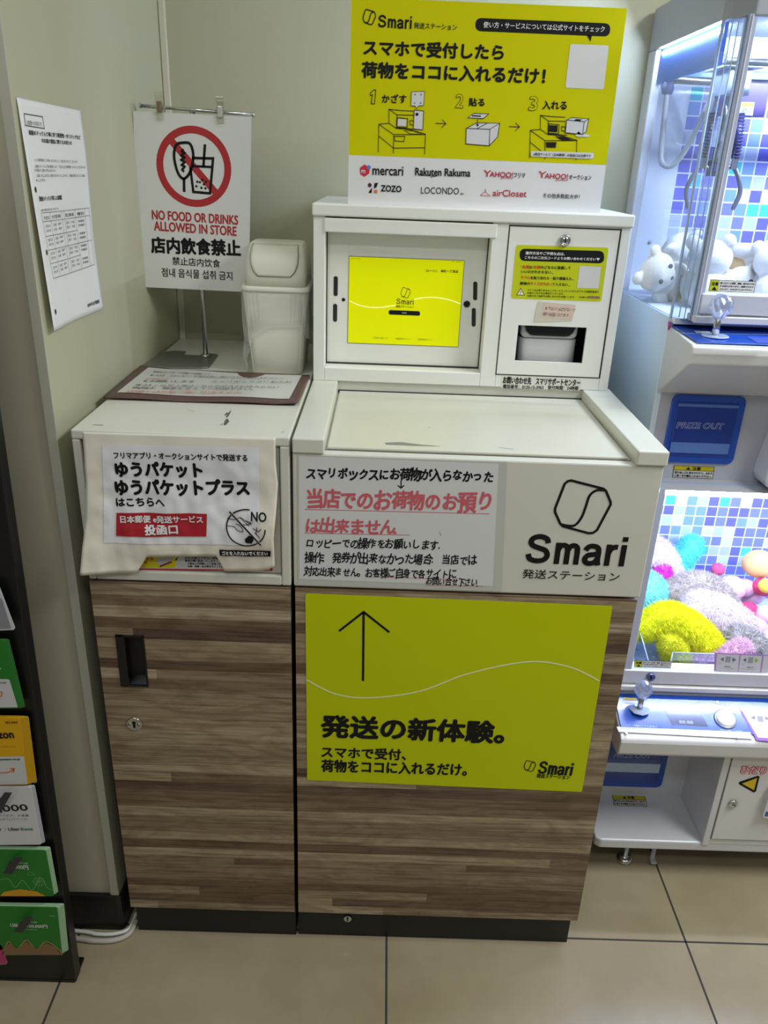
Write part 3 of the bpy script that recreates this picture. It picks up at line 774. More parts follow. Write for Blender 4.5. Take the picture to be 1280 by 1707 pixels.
P.area([(562, 502), (588, 484), (652, 486), (628, 506)], GW, 2); ln((562, 502), (588, 484), (652, 486), (628, 506), c=True, l=3); ln((580, 494), (618, 496), l=3, w=.002); ln((604, 508), (603, 538), l=4); P.area([(598, 530), (610, 530), (603, 542)], INK, 4)
for x, y in ((424, 526), (738, 540)): ln((x, y), (x+44, y+2)); ln((x+28, y-16), (x+45, y+2), (x+26, y+19))
P.area([(982, 508), (1000, 504), (1078, 506), (1070, 560), (1052, 574), (978, 566)], GW, 5); ln((984, 512), (1058, 520), (1052, 574), (978, 566), c=True, l=6); ln((984, 512), (1004, 502), (1078, 507), (1058, 520), l=6); ln((1078, 507), (1068, 560), (1052, 574), l=6); P.area([(1014, 514), (1024, 508), (1050, 510), (1040, 517)], INK, 6)
P.area([(1020, 578), (1034, 560), (1046, 572), (1080, 574), (1080, 584), (1030, 584)], GW, 5)
P.quad((832, 644), (1100, 652), (1098, 678), (830, 668), GW, 5, .004); P.text('e発送サービス（日本郵便）の投函口は左側です', 842, 664, 1086, 672, 13, INK, .01, 7)
# row of shop marks
CR = M('#b8243c', .5)
P.area([(102, 716), (122, 702), (144, 714), (142, 740), (122, 754), (104, 744)], M('#cf2c3e', .5), 1); P.ellipse((140, 714), .0035, .0035, M('#4a86d0'), 2); P.text('m', 108, 738, 124, 739, 13, WHITE, .03, 3)
P.text('mercari', 156, 746, 286, 750, 38, INK, .02)
P.text('Rakuten Rakuma', 338, 748, 572, 754, 32, INK, .03); ln((362, 748), (430, 752), (404, 756), w=.0012)
for o in (0, 234):
    P.text('Y', 628+o, 752+o*.02, 660+o, 754+o*.02, 26, CR, .02); P.text('AHOO!', 656+o, 754+o*.03, 754+o, 758+o*.03, 22, CR, .03); P.text('JAPAN', 702+o, 766+o*.04, 752+o, 768+o*.04, 12, CR, 0)
P.text('フリマ', 758, 757, 806, 759, 20, INK, .025); P.text('オークション', 994, 765, 1088, 768, 20, INK, .025)
P.ellipse((144, 790), .0036, .0036, M('#5b2024'), 1); P.area([(164, 782), (180, 780), (172, 800), (162, 804)], INK); P.area([(138, 822), (154, 800), (152, 824)], INK); P.quad((162, 810), (176, 810), (176, 824), (162, 824), M('#d97c32'), 1)
P.text('ZOZO', 192, 816, 278, 820, 26, INK, .04)
P.text('LOCONDO', 362, 826, 524, 830, 28, INK, 0); P.text('.jp', 526, 832, 546, 834, 12, INK, 0)
P.line([(616, 834), (636, 818), (658, 836), (616, 834)], .001, CR, 2); P.curve([(636, 818), (640, 812), (634, 808)], .001, CR, 2); P.text('airCloset', 668, 837, 812, 841, 28, CR, .015)
P.text('その他多数拡大中！', 882, 844, 1038, 850, 20, INK, .012)
P.build('lettering', sb)

# ================================================================== SIGN STAND AND THE NO FOOD SIGN
ss = thing('sign_stand', (-.25, .52, 1.142), 'chrome sign stand with a flat grey steel base in the wall corner', 'stand')
mb = MB(); GREY = M('#77776f', .35, .3)
zb = 1.1424
base = [(-.360, .428), (-.352, .419), (-.235, .425), (-.222, .436), (-.226, .552), (-.234, .560), (-.262, .560), (-.264, .540), (-.300, .540), (-.303, .575), (-.330, .577), (-.352, .560)]
mb.prism(base, 'z', zb, zb+.003, GREY); mb.build('base_plate', ss, bevel=.0008)
mb = MB(); mb.tube([(-.2475, .526, zb+.002), (-.2475, .526, 1.40), (-.2475, .526, 1.628)], .0052, CHROME, 16); mb.lathe([(.009, 0), (.009, .004), (.0055, .006)], (-.2475, .526, zb+.003), CHROME, 20); mb.build('pole', ss)
mb = MB(); mb.tube([(-.3490, .526, 1.634), (-.128, .526, 1.626)], .0033, CHROME, 12)
for x, z in ((-.3490, 1.634), (-.128, 1.626)): mb.lathe([(.0045, -.0015), (.0055, 0), (.0045, .0015)], (x, .526, z), CHROME, 14, (1, 0, 0))
mb.build('crossbar', ss)
for x, z, mt in ((-.307, 1.6325, M('#8d7a66', .35, .6)), (-.190, 1.628, M('#e2dfd6', .25, .5))):
    mb = MB(); mb.box(x-.0075, x+.0075, .5045, .5065, z-.024, z+.026, CLEAR); mb.box(x-.0075, x+.0075, .5125, .5145, z-.022, z+.020, CLEAR); mb.box(x-.005, x+.005, .507, .512, z-.004, z+.006, CLEAR)
    k = mb.build('clear_clip', ss, bevel=.001)
    mb = MB(); mb.box(x-.0042, x+.0042, .5025, .5155, z-.0095, z+.0095, mt); mb.build('spring_band', k, bevel=.001)
nf = thing('no_food_sign', (-.25, .509, 1.29), 'white laminated no food or drinks sign with red prohibition ring hanging on the chrome stand', 'sign')
YN = .5095
P = plane_y(YN)
P.quad((222, 185), (419, 195), (415, 487), (231, 478), M('#e2e2e0', .3, bump=.04, bscale=20), 1); P.build('laminated_sheet', nf, solid=.0008)
z3 = (0, 130, 2.3704)
P = plane_y(YN-.0006, z3)
DR = M('#b32a2e', .45)
cu = P.uv(766, 352); R0 = abs((P.uv(910, 352)-cu).x)
RX, RY = R0*.93, R0*.93
P.line([(672, 242), (860, 462)], .0135, DR, 1)
P.ellipse((766, 352), RX, RY, DR, 2, 48, ring=.0135)
P.curve([(722, 256), (752, 262), (764, 310), (752, 370), (726, 398), (702, 372), (688, 310), (696, 266)], .0052, INK, 3, closed=True)
P.line([(727, 396), (728, 450)], .0052, INK, 3)
P.curve([(726, 282), (718, 290), (730, 296), (716, 306), (730, 314), (716, 324), (730, 332), (718, 344), (730, 350), (720, 362), (728, 370)], .0042, INK, 3, n=3)
P.line([(758, 316), (842, 318), (830, 456), (764, 450), (752, 352)], .0048, INK, 3); P.line([(760, 348), (836, 352)], .0045, INK, 3); P.line([(810, 262), (804, 350)], .0050, INK, 3)
for x, y in ((776, 428), (790, 412), (806, 420), (796, 434), (814, 410), (812, 436), (780, 410), (800, 402)): P.ellipse((x, y), .0023, .0023, INK, 3, 10)
P.text('NO FOOD OR DRINKS', 602, 558, 940, 580, 36, DR, .035); P.text('ALLOWED IN STORE', 610, 602, 934, 624, 36, DR, .035)
P.text('店内飲食禁止', 600, 690, 950, 704, 62, INK, .045); P.text('禁止店内饮食', 682, 738, 870, 750, 32, INK, .012); P.text('점내 음식물 섭취 금지', 640, 784, 918, 800, 34, INK, .012)
P.build('lettering', nf)

# ================================================================== WASTE BIN
wb = thing('waste_bin', (-.078, .478, 1.142), 'small ivory swing lid waste bin in a clear plastic bag beside the kiosk', 'bin')
BIN = M('#dcdacb', .42); BZ = 1.1425
def ring(cx, cy, hx, hy, r, z): return [(x, y, z) for x, y in rpoly(cx-hx, cx+hx, cy-hy, cy+hy, r, 4)]
def loft(mb, rings, mt, caps=True, smooth=True):
    n = len(rings[0]); vs = [p for r_ in rings for p in r_]; fs = []
    for i in range(len(rings)-1):
        for k in range(n): fs.append((i*n+k, i*n+(k+1) % n, (i+1)*n+(k+1) % n, (i+1)*n+k))
    if caps: fs += [tuple(range(n))[::-1], tuple(range((len(rings)-1)*n, len(rings)*n))]
    mb.add(vs, fs, mt, smooth)
bx, by = -.077, .478
mb = MB(); loft(mb, [ring(bx, by, .050, .070, .014, BZ), ring(bx, by, .052, .072, .016, BZ+.003), ring(bx, by, .0645, .083, .017, BZ+.168)], BIN)
for i in range(-7, 8):          # fine vertical ribs near the corners
    if abs(i) < 4: continue
    u = i/7.6; mb.add([(bx+u*.050-.0008, by-.0705, BZ+.005), (bx+u*.050+.0008, by-.0705, BZ+.005), (bx+u*.064+.0008, by-.0838, BZ+.165), (bx+u*.064-.0008, by-.0838, BZ+.165)], [(0, 1, 2, 3)], BIN)
mb.build('bucket', wb)
mb = MB(); loft(mb, [ring(bx, by, .0665, .085, .018, BZ+.166), ring(bx, by, .0675, .086, .018, BZ+.168), ring(bx, by, .0675, .086, .018, BZ+.173), ring(bx, by, .0655, .084, .018, BZ+.1755)], M('#e3e1d4', .4)); mb.build('rim', wb)
mb = MB(); LZ = BZ+.1745
rg = [ring(bx, by, .0605, .079, .018, LZ)]
for t in range(1, 9):
    a = t/8*math.pi/2
    rg.append(ring(bx, by, .0605-.0115*(1-math.cos(a)), .079-.049*(1-math.cos(a))**1.15, .018-.004*t/8, LZ+.012+.069*math.sin(a)))
loft(mb, rg, BIN); lid = mb.build('lid', wb)
# swing flap on the lid's sloping front
def lidy(z):
    s_ = max(0, min(1, (z-LZ-.012)/.069)); a = math.asin(s_); return by-(.079-.049*(1-math.cos(a))**1.15)
pl = [(-.044, .0775), (-.0465, .060), (-.0455, .044), (-.040, .030), (-.031, .021), (.031, .021), (.040, .030), (.0455, .044), (.0465, .060), (.044, .0775)]
def flap(off, grow):
    q = []
    def row(t): return t
    zs_ = [.021+(.0785-.021)*k/10 for k in range(11)]
    def half(z):
        z = max(.021, min(.0775, z))
        for (xa, za), (xb, zb2) in zip(pl[:5][::-1], pl[:5][::-1][1:]):
            if za <= z <= zb2: return abs(xa+(xb-xa)*(z-za)/(zb2-za+1e-9))
        return .044
    return lambda i, j: Vector((bx+(2*i-1)*(half(zs_[0]+(zs_[-1]-zs_[0])*j)+grow), lidy(LZ+zs_[0]-grow+(zs_[-1]-zs_[0]+grow)*j)-off-.0008*math.sin(j*3.1), LZ+zs_[0]-grow+(zs_[-1]-zs_[0]+grow)*j))
mb = MB(); mb.grid(flap(.0008, .0010), 16, 14, M('#4a483f', .7)); mb.build('flap_shadow_gap', lid)
mb = MB(); mb.grid(flap(.0022, 0), 16, 14, BIN); mb.build('swing_flap', lid, solid=.001)
# bag skirt hanging over the bucket
mb = MB()
outline = rpoly(-.066, .066, -.0855, .0855, .018, 10); nO = len(outline)
def bag(i, j):
    k = i*nO; a = outline[int(k) % nO]; b = outline[(int(k)+1) % nO]; t = k-int(k)
    x = a[0]*(1-t)+b[0]*t; y = a[1]*(1-t)+b[1]*t
    left = max(0, -x/.066)
    length = .085+.020*math.sin(6.28*i*2+1.2)+.012*noise.noise((i*14, 2, 0))+.058*left**3
    z = BZ+.1665-length*j
    pz = 1-.20*(BZ+.168-z)/.168
    w = .004*j+.010*j*noise.noise((i*19, j*2.2, 5))+.005*j*noise.noise((i*52, j*6, 1))+.010*left**4*j
    n_ = Vector((x, y)).normalized()
    return Vector((bx+x*pz*1.01+n_.x*(abs(w)+.0012), by+y*pz*1.01+n_.y*(abs(w)+.0012), z))
mb.grid(bag, 110, 16, FILM); mb.build('plastic_bag', wb, label='clear crumpled plastic liner folded over the bucket')

# ================================================================== BROWN FOLDER WITH HANDWRITTEN SHEET
fo = thing('brown_folder', (-.18, .28, 1.1422), 'flat brown binder with a handwritten sheet lying on the left cabinet top', 'folder')
BR = M('#5f4640', .45, bump=.15, bscale=90)
def fold_pt(i, j, dz=0):
    P0, P1, P2, P3 = Vector((-.3560, .1735)), Vector((-.0085, .1770)), Vector((-.0065, .3900)), Vector((-.3545, .4020))
    q = (P0*(1-i)+P1*i)*(1-j)+(P3*(1-i)+P2*i)*j
    z = .0035+.004*max(0, 1-i*6)*j+.0045*max(0, (i-.88)/.12)*max(0, 1-j*4)+.0012*math.sin(i*11)*(1-j)
    return Vector((q.x, q.y, 1.1424+z+dz))
mb = MB(); mb.grid(lambda i, j: fold_pt(i, j), 40, 20, BR); mb.build('cover', fo, solid=.0024)
def sheet_pt(i, j):
    return fold_pt(.045+.90*i+.01*j, .125+.83*j,   .0020+.0010*math.sin(i*7)*j)
mb = MB(); mb.grid(sheet_pt, 40, 20, M('#cfcfc9', .22, bump=.1, bscale=25)); mb.build('plastic_sleeve', fo)
P = Print((0, 0, 1.1500), (1, 0, 0), (0, 1, 0), (170, 605, 3.5556))
RD = M('#c87468', .6); GI = M('#35332f', .6)
for t, x0, y0, x1, y1, h, c in (('重要なおしらせ・お客様へのお願いです。', 300, 56, 660, 70, 11, GI), ('または ロッピーで受付後に発行された場合はポストへ', 275, 76, 1080, 96, 12, GI), ('お手数です', 255, 98, 400, 100, 12, RD), ('をお願いします　　スマリボックスにお入れ', 235, 112, 1130, 118, 14, GI),
                               ('厚さ3cm以上等はこちらのポストには入らない', 190, 136, 1050, 148, 15, GI), ('商品は、角度を変えてご利用下さい。', 175, 152, 925, 160, 15, GI), ('店頭ではお取り扱い出来ません', 145, 174, 830, 180, 17, RD)):
    P.text(t, x0, y0, x1, y1, h*.78, c, 0, 2, hand=.7)
P.build('handwriting', fo)

# ================================================================== NOTICE ON THE LEFT WALL
nw = thing('wall_notice', (-.374, .16, 1.30), 'white printed notice with a small table taped to the left wall', 'notice')
e_ = Vector((.030, .719, 0)).normalized(); On = Vector((-.380, .016, 0))
nrm = e_.cross(Vector((0, 0, 1)))
zN = (0, 0, 2.44)
def wave(u, v):
    t = max(0, min(1, (1.615-v)/.32)); s_ = max(0, 1-(u-.01)/.10)
    return .001+.012*s_*t*(1-.3*t)*1.2+.0015*math.sin(t*7)*(1-s_)
P = Print(On+nrm*.0006, e_, (0, 0, 1), zN, wave)
A, B, C, D = P.uv(64, 396), P.uv(324, 450), P.uv(416, 1256), P.uv(192, 1346)
P.mb.grid(lambda i, j: P.p(*((A*(1-i)+B*i)*(1-j)+(D*(1-i)+C*i)*j+Vector((.006*math.sin(3.14*j)*(1-i)*-.4, 0)))), 24, 40, M('#f0eff1', .6)); P.build('paper_sheet', nw, solid=.0002)
P = Print(On+nrm*.0009, e_, (0, 0, 1), zN, wave)
LG = M('#4c4b4e', .6)
P.line([(92, 462), (168, 475), (174, 523), (96, 510)], .0014, LG, 1, True); P.text('お客様へのお知らせ', 102, 508, 164, 514, 20, LG, 0)
P.text('船舶のドック入り等に伴う郵便物・ゆうパックなど', 110, 548, 322, 568, 20, INK, .025); P.text('のお届け遅延に関するお知らせ', 162, 580, 286, 590, 18, INK, .025)
for t, x0, y0, x1, y1 in (('いつも郵便局をご利用いただきまして、誠にありがとうございます。', 128, 656, 310, 664), ('船舶のドック入り等の影響により、下記のとおり郵便物・ゆうパックなどの一部', 132, 682, 340, 686), ('のお届けに遅れが見込まれます。', 128, 698, 222, 700), ('お客さまには大変ご迷惑をおかけいたしますが、ご理解を賜りますようお願い', 138, 720, 342, 720), ('申し上げます。', 134, 740, 176, 738)):
    P.text(t, x0, y0, x1, y1, 13, LG, 0)
P.text('【船舶のドック入り等による影響】', 146, 818, 248, 812, 20, INK, .02); P.text('お届け遅延日数は次のとおりです。', 152, 860, 236, 852, 10, LG, 0)
TL, TR, BR_, BL = P.uv(152, 866), P.uv(360, 846), P.uv(384, 1076), P.uv(200, 1132)
tp = lambda a, b: (lambda q: (q.x, q.y))((TL*(1-a)+TR*a)*(1-b)+(BL*(1-a)+BR_*a)*b)
for b, a1 in ((0, 1), (.13, 1), (.35, .72), (.56, 1), (.77, .72), (1, 1)): P.line([tp(0, b), tp(a1, b)], .0007, LG, 1, raw=True)
for a in (0, .17, .42, .47, .69, .9, 1): P.line([tp(a, 0), tp(a, 1)], .0006, LG, 1, raw=True)
for r_, b in enumerate((.10, .22, .29, .43, .50, .64, .71, .86, .93)):
    for a0_, a1_, t in ((.03, .14, '2月7日 金'), (.20, .39, '大阪・神戸'), (.49, .66, '翌日・午前'), (.73, .87, '沖縄県')):
        if r_ == 0: t = {'2月7日 金': '引受日', '大阪・神戸': '引受局', '翌日・午前': '配達局', '沖縄県': '種別'}[t]
        q0 = Vector(tp(a0_, b)); q1 = Vector(tp(a1_, b)); hh = .0045 if r_ else .0055
        vs, fs = glyphs(t); xs = [v[0] for v in vs]
        P.mb.add([P.p(*(q0+(q1-q0)*(x-min(xs))/(max(xs)-min(xs))+Vector((0, y*hh))), 2) for x, y in vs], fs, LG if r_ else INK)
P.text('2024年12月 郵便局', 352, 1250, 400, 1232, 16, INK, .02)
for x, y in ((130, 771), (172, 1026), (203, 1267)): P.ellipse((x, y), .0035, .0042, M('#3a382c'), 1, 14)
P.build('lettering', nw)

# ================================================================== WHITE CABLES
for nm, pts, r, mt, lb in (('power_cable', [(-.70, .012, .006), (-.475, .000, .006), (-.43, -.006, .006), (-.392, -.004, .006), (-.366, .010, .006), (-.3615, .05, .006)], .0042, M('#d9d8d2', .4), 'white cable nearest the wall curving along the black skirting'),
                           ('power_cable', [(-.70, -.02, .006), (-.49, -.018, .006), (-.43, -.022, .006), (-.389, -.019, .006), (-.362, -.003, .006), (-.3565, .03, .006)], .0056, M('#b9b4a8', .45), 'grey white thicker cable curving on the floor outside the other cable')):
    mb = MB(); mb.tube(spline(pts, 8), r, mt, 10); mb.build(nm, label=lb, cat='cable', group=None)

# ================================================================== GIFT CARD RACK
rk = thing('card_rack', (-.75, -.10, 0), 'black freestanding gift card rack at the left edge', 'rack')
RB = M('#0d0d0e', .4)
mb = MB(); mb.prism([(-1.05, .0), (-.4370, .0), (-.4160, 1.13), (-.4060, 1.62), (-1.05, 1.62)], 'y', -.112, -.085, RB); mb.build('back_board', rk, bevel=.002)
mb = MB(); mb.box(-1.05, -.4385, -.1135, -.06, .0, .006, RB); mb.build('foot_plate', rk, bevel=.001)
YC = -.128
def card_stack(corners, n, col, edge, labels, gname, deco, fan=(.0016, -.0005), dy=.0022, hook=None):
    """corners: four image points of the front card on its plane; the cards behind peek out to the right."""
    P = plane_y(YC)
    pts = [P.uv(*q) for q in corners]
    x0 = sum(p.x for p in pts)/4; z0 = min(p.y for p in pts)
    rp = []
    for i in range(4):
        p0, p1, p2 = pts[i-1], pts[i], pts[(i+1) % 4]
        q0 = p1+(p0-p1).normalized()*.004; q1 = p1+(p2-p1).normalized()*.004
        for k in range(5):
            t = k/4; rp.append(q0*(1-t)**2+p1*2*t*(1-t)+q1*t*t)
    root = thing('gift_card', (x0, YC, z0), labels[0], 'gift card', gname)
    mb = MB(); mb.prism([(p.x, p.y) for p in rp], 'y', YC, YC+.0012, col); mb.build('card', root)
    mb = MB(); c = Vector((x0, sum(p.y for p in rp)/len(rp)))
    mb2 = [(p.x, p.y) for p in rp]
    back = thing('gift_card', (x0, YC, z0), labels[1], 'gift card', gname)
    mb = MB(); mb.prism(mb2, 'y', YC, YC+.0012, edge); cb = mb.build('card', back)
    for k in range(1, n):
        if k == 1: o, c_ = back, None
        else:
            o = back.copy(); COL.objects.link(o); c_ = cb.copy(); COL.objects.link(c_); c_.parent = o
        o.location = (x0+fan[0]*k+RNG.uniform(-.0006, .0006), YC+.0018*k if dy is None else YC+dy*k*.62, z0+fan[1]*k+RNG.uniform(-.0008, .0008))
        if labels[1] is not None: o['label'] = labels[1]
    P = plane_y(YC-.0003, deco[0]); deco[1](P); P.build('card_print', root)
    if hook:
        P = plane_y(-.112); a = P.at(*hook); P2 = plane_y(YC-.012)
        mb = MB(); mb.tube([(a.x, -.11, a.z), (a.x, YC-.014, a.z+.004)], .0018, M('#303030', .35, .7), 8)
        q = P2.at(*hook); mb.hexa([(q.x-.028, YC-.0125, q.z-.042), (q.x-.010, YC-.0125, q.z-.042), (q.x+.017, YC-.0155, q.z+.004), (q.x+.004, YC-.0155, q.z+.004)], [(q.x-.028, YC-.0135, q.z-.042), (q.x-.010, YC-.0135, q.z-.042), (q.x+.017, YC-.0165, q.z+.004), (q.x+.004, YC-.0165, q.z+.004)], M('#33353a', .35))
        mb.build('hook', rk)
    return root
zA = (0, 1280, 4.2667); zB = (0, 950, 4.877)
GR = M('#1f7a26', .45); GRE = M('#a9c9a4', .5); WHC = M('#d6d5d8', .45); YC_ = M('#e0a800', .45); LINEG = M('#7fbf7a', .5)
def d_low(P):
    P.text('1,500', 76, 1130, 128, 1134, 26, WHITE, .02); P.text('-50,000円', 196, 1136, 340, 1140, 24, WHITE, .02); P.text('GIFT CARD', 176, 1098, 268, 1102, 9, WHITE, 0)
    P.text('詳しくはカード裏面をご覧ください', 170, 1150, 272, 1153, 7, WHITE, 0); P.line([(352, 1050), (392, 1056)], .0006, WHITE)
    P.curve([(20, 1330), (60, 1235), (120, 1290), (190, 1225), (260, 1290), (330, 1235), (420, 1290), (440, 1330)], .003, M('#a3865e', .5), 1)
    P.area([(20, 1330), (40, 1262), (80, 1244), (124, 1290), (190, 1234), (258, 1290), (330, 1244), (400, 1275), (434, 1330)], M('#8a6a4a', .5), 2)
def d_duck(P):
    P.text('000円', 108, 718, 204, 722, 30, WHITE, .02); P.text('GIFT CARD', 136, 680, 200, 683, 9, WHITE, 0)
    P.curve([(-20, 800), (60, 790), (110, 850), (160, 800), (230, 868), (290, 780), (336, 850), (384, 868)], .0008, M('#8fc78c', .5))
    P.ellipse((278, 808), .0105, .0098, M('#8fc78c'), 2, 24, ring=.0006); P.ellipse((278, 808), .006, .0055, M('#8fc78c'), 2, 20, ring=.0004)
    for k in range(8): P.line([(278, 808), (278+46*math.cos(k*.785), 808+38*math.sin(k*.785))], .0004, M('#8fc78c'))
    P.curve([(196, 752), (206, 742), (222, 740), (232, 750), (246, 754), (240, 764), (204, 762), (196, 752)], .0005, M('#8fc78c'), n=4); P.curve([(76, 764), (88, 754), (104, 758), (108, 768), (80, 768)], .0005, M('#8fc78c'), n=4)
    P.area([(0, 912), (30, 880), (140, 862), (260, 878), (330, 912)], M('#d39a1c', .5), 1)
def d_uber(P):
    P.text(',000', 2, 318, 204, 308, 50, INK, .02); P.text('サービス、お食事', -10, 346, 206, 346, 16, LG, 0); P.text('のデリバリーに', -10, 374, 198, 370, 16, LG, 0)
    P.text('Uber', -60, 446, 14, 446, 20, INK, .02); P.line([(38, 426), (38, 450)], .0006, LG); P.text('Uber', 62, 446, 144, 444, 20, INK, .025); P.text('Eats', 152, 444, 236, 442, 18, M('#1f7a4a'), .025)
def d_yel(P):
    P.text('¥3,000', 48, 1250, 146, 1248, 18, INK, .02); P.text('amazon', -148, 1372, 116, 1366, 42, INK, .05); P.text('お買いものにつかえるギフトカード', -60, 1440, 128, 1440, 9, INK, 0)
    P.quad((-60, 1518), (196, 1514), (226, 1740), (-60, 1744), M('#cfd0d2', .45), 1, .003); P.text('amazon.co.jp', 6, 1552, 166, 1548, 20, INK, .02, 3); P.curve([(-40, 1640), (20, 1648), (80, 1640), (114, 1618)], .0022, M('#d9772a'), 3); P.line([(82, 1612), (118, 1614), (108, 1644)], .0022, M('#d9772a'), 3)
def d_grn(P):
    P.quad((-330, 878), (76, 888), (146, 1116), (-260, 1122), M('#cdccd0', .45), 1, .003); P.text('co.jp', 0, 926, 54, 924, 18, LG, .01, 3); P.curve([(-20, 1030), (10, 1024), (18, 990)], .0018, M('#d9772a'), 3); P.line([(-6, 992), (20, 990)], .0016, M('#d9772a'), 3)
    P.line([(-2, 808), (8, 798)], .001, WHITE, 2)
def d_top(P): P.quad((-380, 226), (14, 232), (90, 476), (-320, 492), M('#8d8c94', .45), 1, .002)
card_stack([(-20, 1511), (95, 1513), (103, 1591), (-2, 1593)], 6, GR, GRE, ('green gift card with brown cartoon hills, front of the lowest stack on the rack', 'pale edged green gift card behind the front card of the lowest rack stack'), 'green cards on the lowest hook', (zA, d_low), (.0022, .0006), hook=(42, 1527))
card_stack([(-36, 1416), (76, 1418), (90, 1494), (-28, 1494)], 5, GR, GRE, ('green gift card with a yellow mound and white ferris wheel, second stack from the bottom', 'pale edged green gift card behind the ferris wheel card'), 'green cards on the second hook from the bottom', (zA, d_duck), (.0016, .0010), hook=(24, 1428))
card_stack([(-46, 1312), (51, 1312), (69, 1408), (-38, 1409)], 4, WHC, M('#bdbcc2', .5), ('white gift card reading ,000, front of its stack', 'plain white gift card behind the ,000 card'), 'white cards on the third hook from the bottom', (zA, d_uber), (.0018, .0004), hook=(6, 1321))
card_stack([(-48, 1195), (32, 1197), (47, 1308), (-42, 1310)], 6, YC_, M('#caa01c', .5), ('yellow gift card with a white lower panel and orange arrow, front of its stack', 'yellow gift card fanned out behind the front yellow card'), 'yellow cards on the fourth hook from the bottom', (zB, d_yel), (.0024, -.0002))
card_stack([(-72, 1066), (4, 1067), (32, 1181), (-58, 1181)], 4, GR, M('#2f7a34', .5), ('dark green gift card with a white lower panel, front of its stack', 'dark green gift card behind the one with a white panel'), 'dark green cards on the fifth hook from the bottom', (zB, d_grn), (.0026, -.0002))
card_stack([(-84, 975), (-3, 976), (25, 1050), (-70, 1054)], 2, M('#c9c8ce', .45), M('#a9a8ae', .5), ('white edged grey gift card, topmost on the rack', 'grey gift card behind the topmost white edged one'), 'grey cards on the topmost hook', (zB, d_top), (.0006, -.0004))
def d_pink(P): P.area([(-10, 1300), (20, 1290), (44, 1350), (48, 1392), (-10, 1398)], M('#c03a72', .5), 1)
card_stack([(-70, 1560), (3, 1576), (12, 1607), (-64, 1614)], 2, M('#d9b9c6', .45), M('#b0455f', .5), ('pink and white gift card at the lower left corner', 'red edged gift card behind the pink and white one'), 'pink cards beside the lowest hook', (zA, d_pink), (.0006, -.0010))

# ================================================================== CLAW MACHINE
cm = thing('claw_machine', (.98, .45, 0), 'two tier white and blue claw machine with lit windows at the right', 'claw machine')
GW_ = M('#d9dbe2', .3, .15, vary=.02); PLA = M('#dcdbdb', .32); SIDE = M('#e2f2ff', .3); BLU = M('#1f4fb4', .22, coat=.4); DBL = M('#173a96', .2, coat=.5)
XL, XR, YB, YF = .680, 1.34, .7245, .322
FW = .270           # plane of the front windows
LED = M('#dbe8ff', .4, emit=300.0); LED2 = M('#dde6ff', .4, emit=250.0); INNER = M('#e4ecfa', .5)
TILE = tile_material()
# body: side panels, back, floors, roof
mb = MB(); mb.box(XL, XL+.012, YF, YB, .085, 1.302, SIDE); mb.build('side_panel', cm, bevel=.002)
mb = MB(); mb.box(XR-.012, XR, YF, YB, .085, 1.302, SIDE); mb.build('side_panel', cm, bevel=.002)
mb = MB(); mb.box(XL, XL+.020, .672, YB, 1.3025, 1.7828, GW_); mb.box(XR-.02, XR, .672, YB, 1.3025, 1.7828, GW_)
mb.box(XL+.0205, XR-.0205, .712, YB-.001, .085, 1.782, GW_)
mb.build('frame', cm, bevel=.0025)
mb = MB(); mb.prism([(XL, .322), (XL+.006, .30), (.712, .266), (XR-.03, .266), (XR, .322), (XR, YB), (XL, YB)], 'z', 1.783, 1.862, M('#a9aeb8', .4)); mb.build('roof', cm, bevel=.003)
mb = MB(); mb.box(.772, XR-.02, .704, .709, 1.30, 1.79, TILE); mb.build('tile_wall', cm, label='mosaic of pale blue, violet and turquoise squares'); mb = MB(); mb.box(.700, XR-.02, .704, .709, .49, .955, TILE); mb.build('tile_wall', cm, label='mosaic of pale blue, violet and turquoise squares')
mb = MB(); mb.box(XL+.004, .773, .700, .706, 1.30, 1.73, INNER)
for x, z in ((.700, 1.405), (.738, 1.405), (.702, 1.70)): mb.lathe([(.004, 0), (.003, .003)], (x, .70, z), STEEL, 10, (0, -1, 0))
mb.build('white_panel', cm)
mb = MB(); mb.box(XL+.004, XR-.02, .30, .709, 1.292, 1.303, INNER); mb.build('upper_deck', cm)
mb = MB(); mb.box(XL+.013, XR-.013, .285, .709, .484, .494, INNER); mb.build('lower_deck', cm)
mb = MB(); mb.box(XL+.013, XR-.013, .30, .71, .962, .975, M('#9fb6e6', .4)); mb.build('lower_ceiling', cm)
# blue header, gantry rails and lamp tubes
mb = MB(); mb.box(XL+.021, XR-.021, .690, .703, 1.738, 1.783, M('#5f8fe0', .3)); mb.box(XL+.021, XR-.021, .684, .69, 1.752, 1.762, M('#e8f0ff', .4)); mb.box(XL+.010, XL+.016, .33, .69, 1.72, 1.783, M('#3f78e0', .3)); mb.build('blue_header', cm)
mb = MB()
mb.tube([(XL+.03, .655, 1.727), (XR-.03, .655, 1.727)], .007, STEEL, 12); mb.tube([(XL+.03, .40, 1.735), (XR-.03, .40, 1.735)], .006, STEEL, 12); mb.box(XL+.022, XL+.034, .36, .69, 1.728, 1.742, M('#e6ecf6', .4)); mb.build('gantry_rail', cm)
mb = MB(); mb.tube([(.78, .315, 1.776), (XR-.04, .315, 1.776)], .007, LED, 10); mb.build('lamp_tube', cm)
mb = MB(); mb.tube([(XL+.012, .345, 1.774), (XL+.012, .655, 1.774)], .0045, LED, 10); mb.build('lamp_tube', cm)
mb = MB(); mb.tube([(.722, .312, .952), (XR-.04, .312, .952)], .007, LED2, 10); mb.build('lamp_tube', cm)
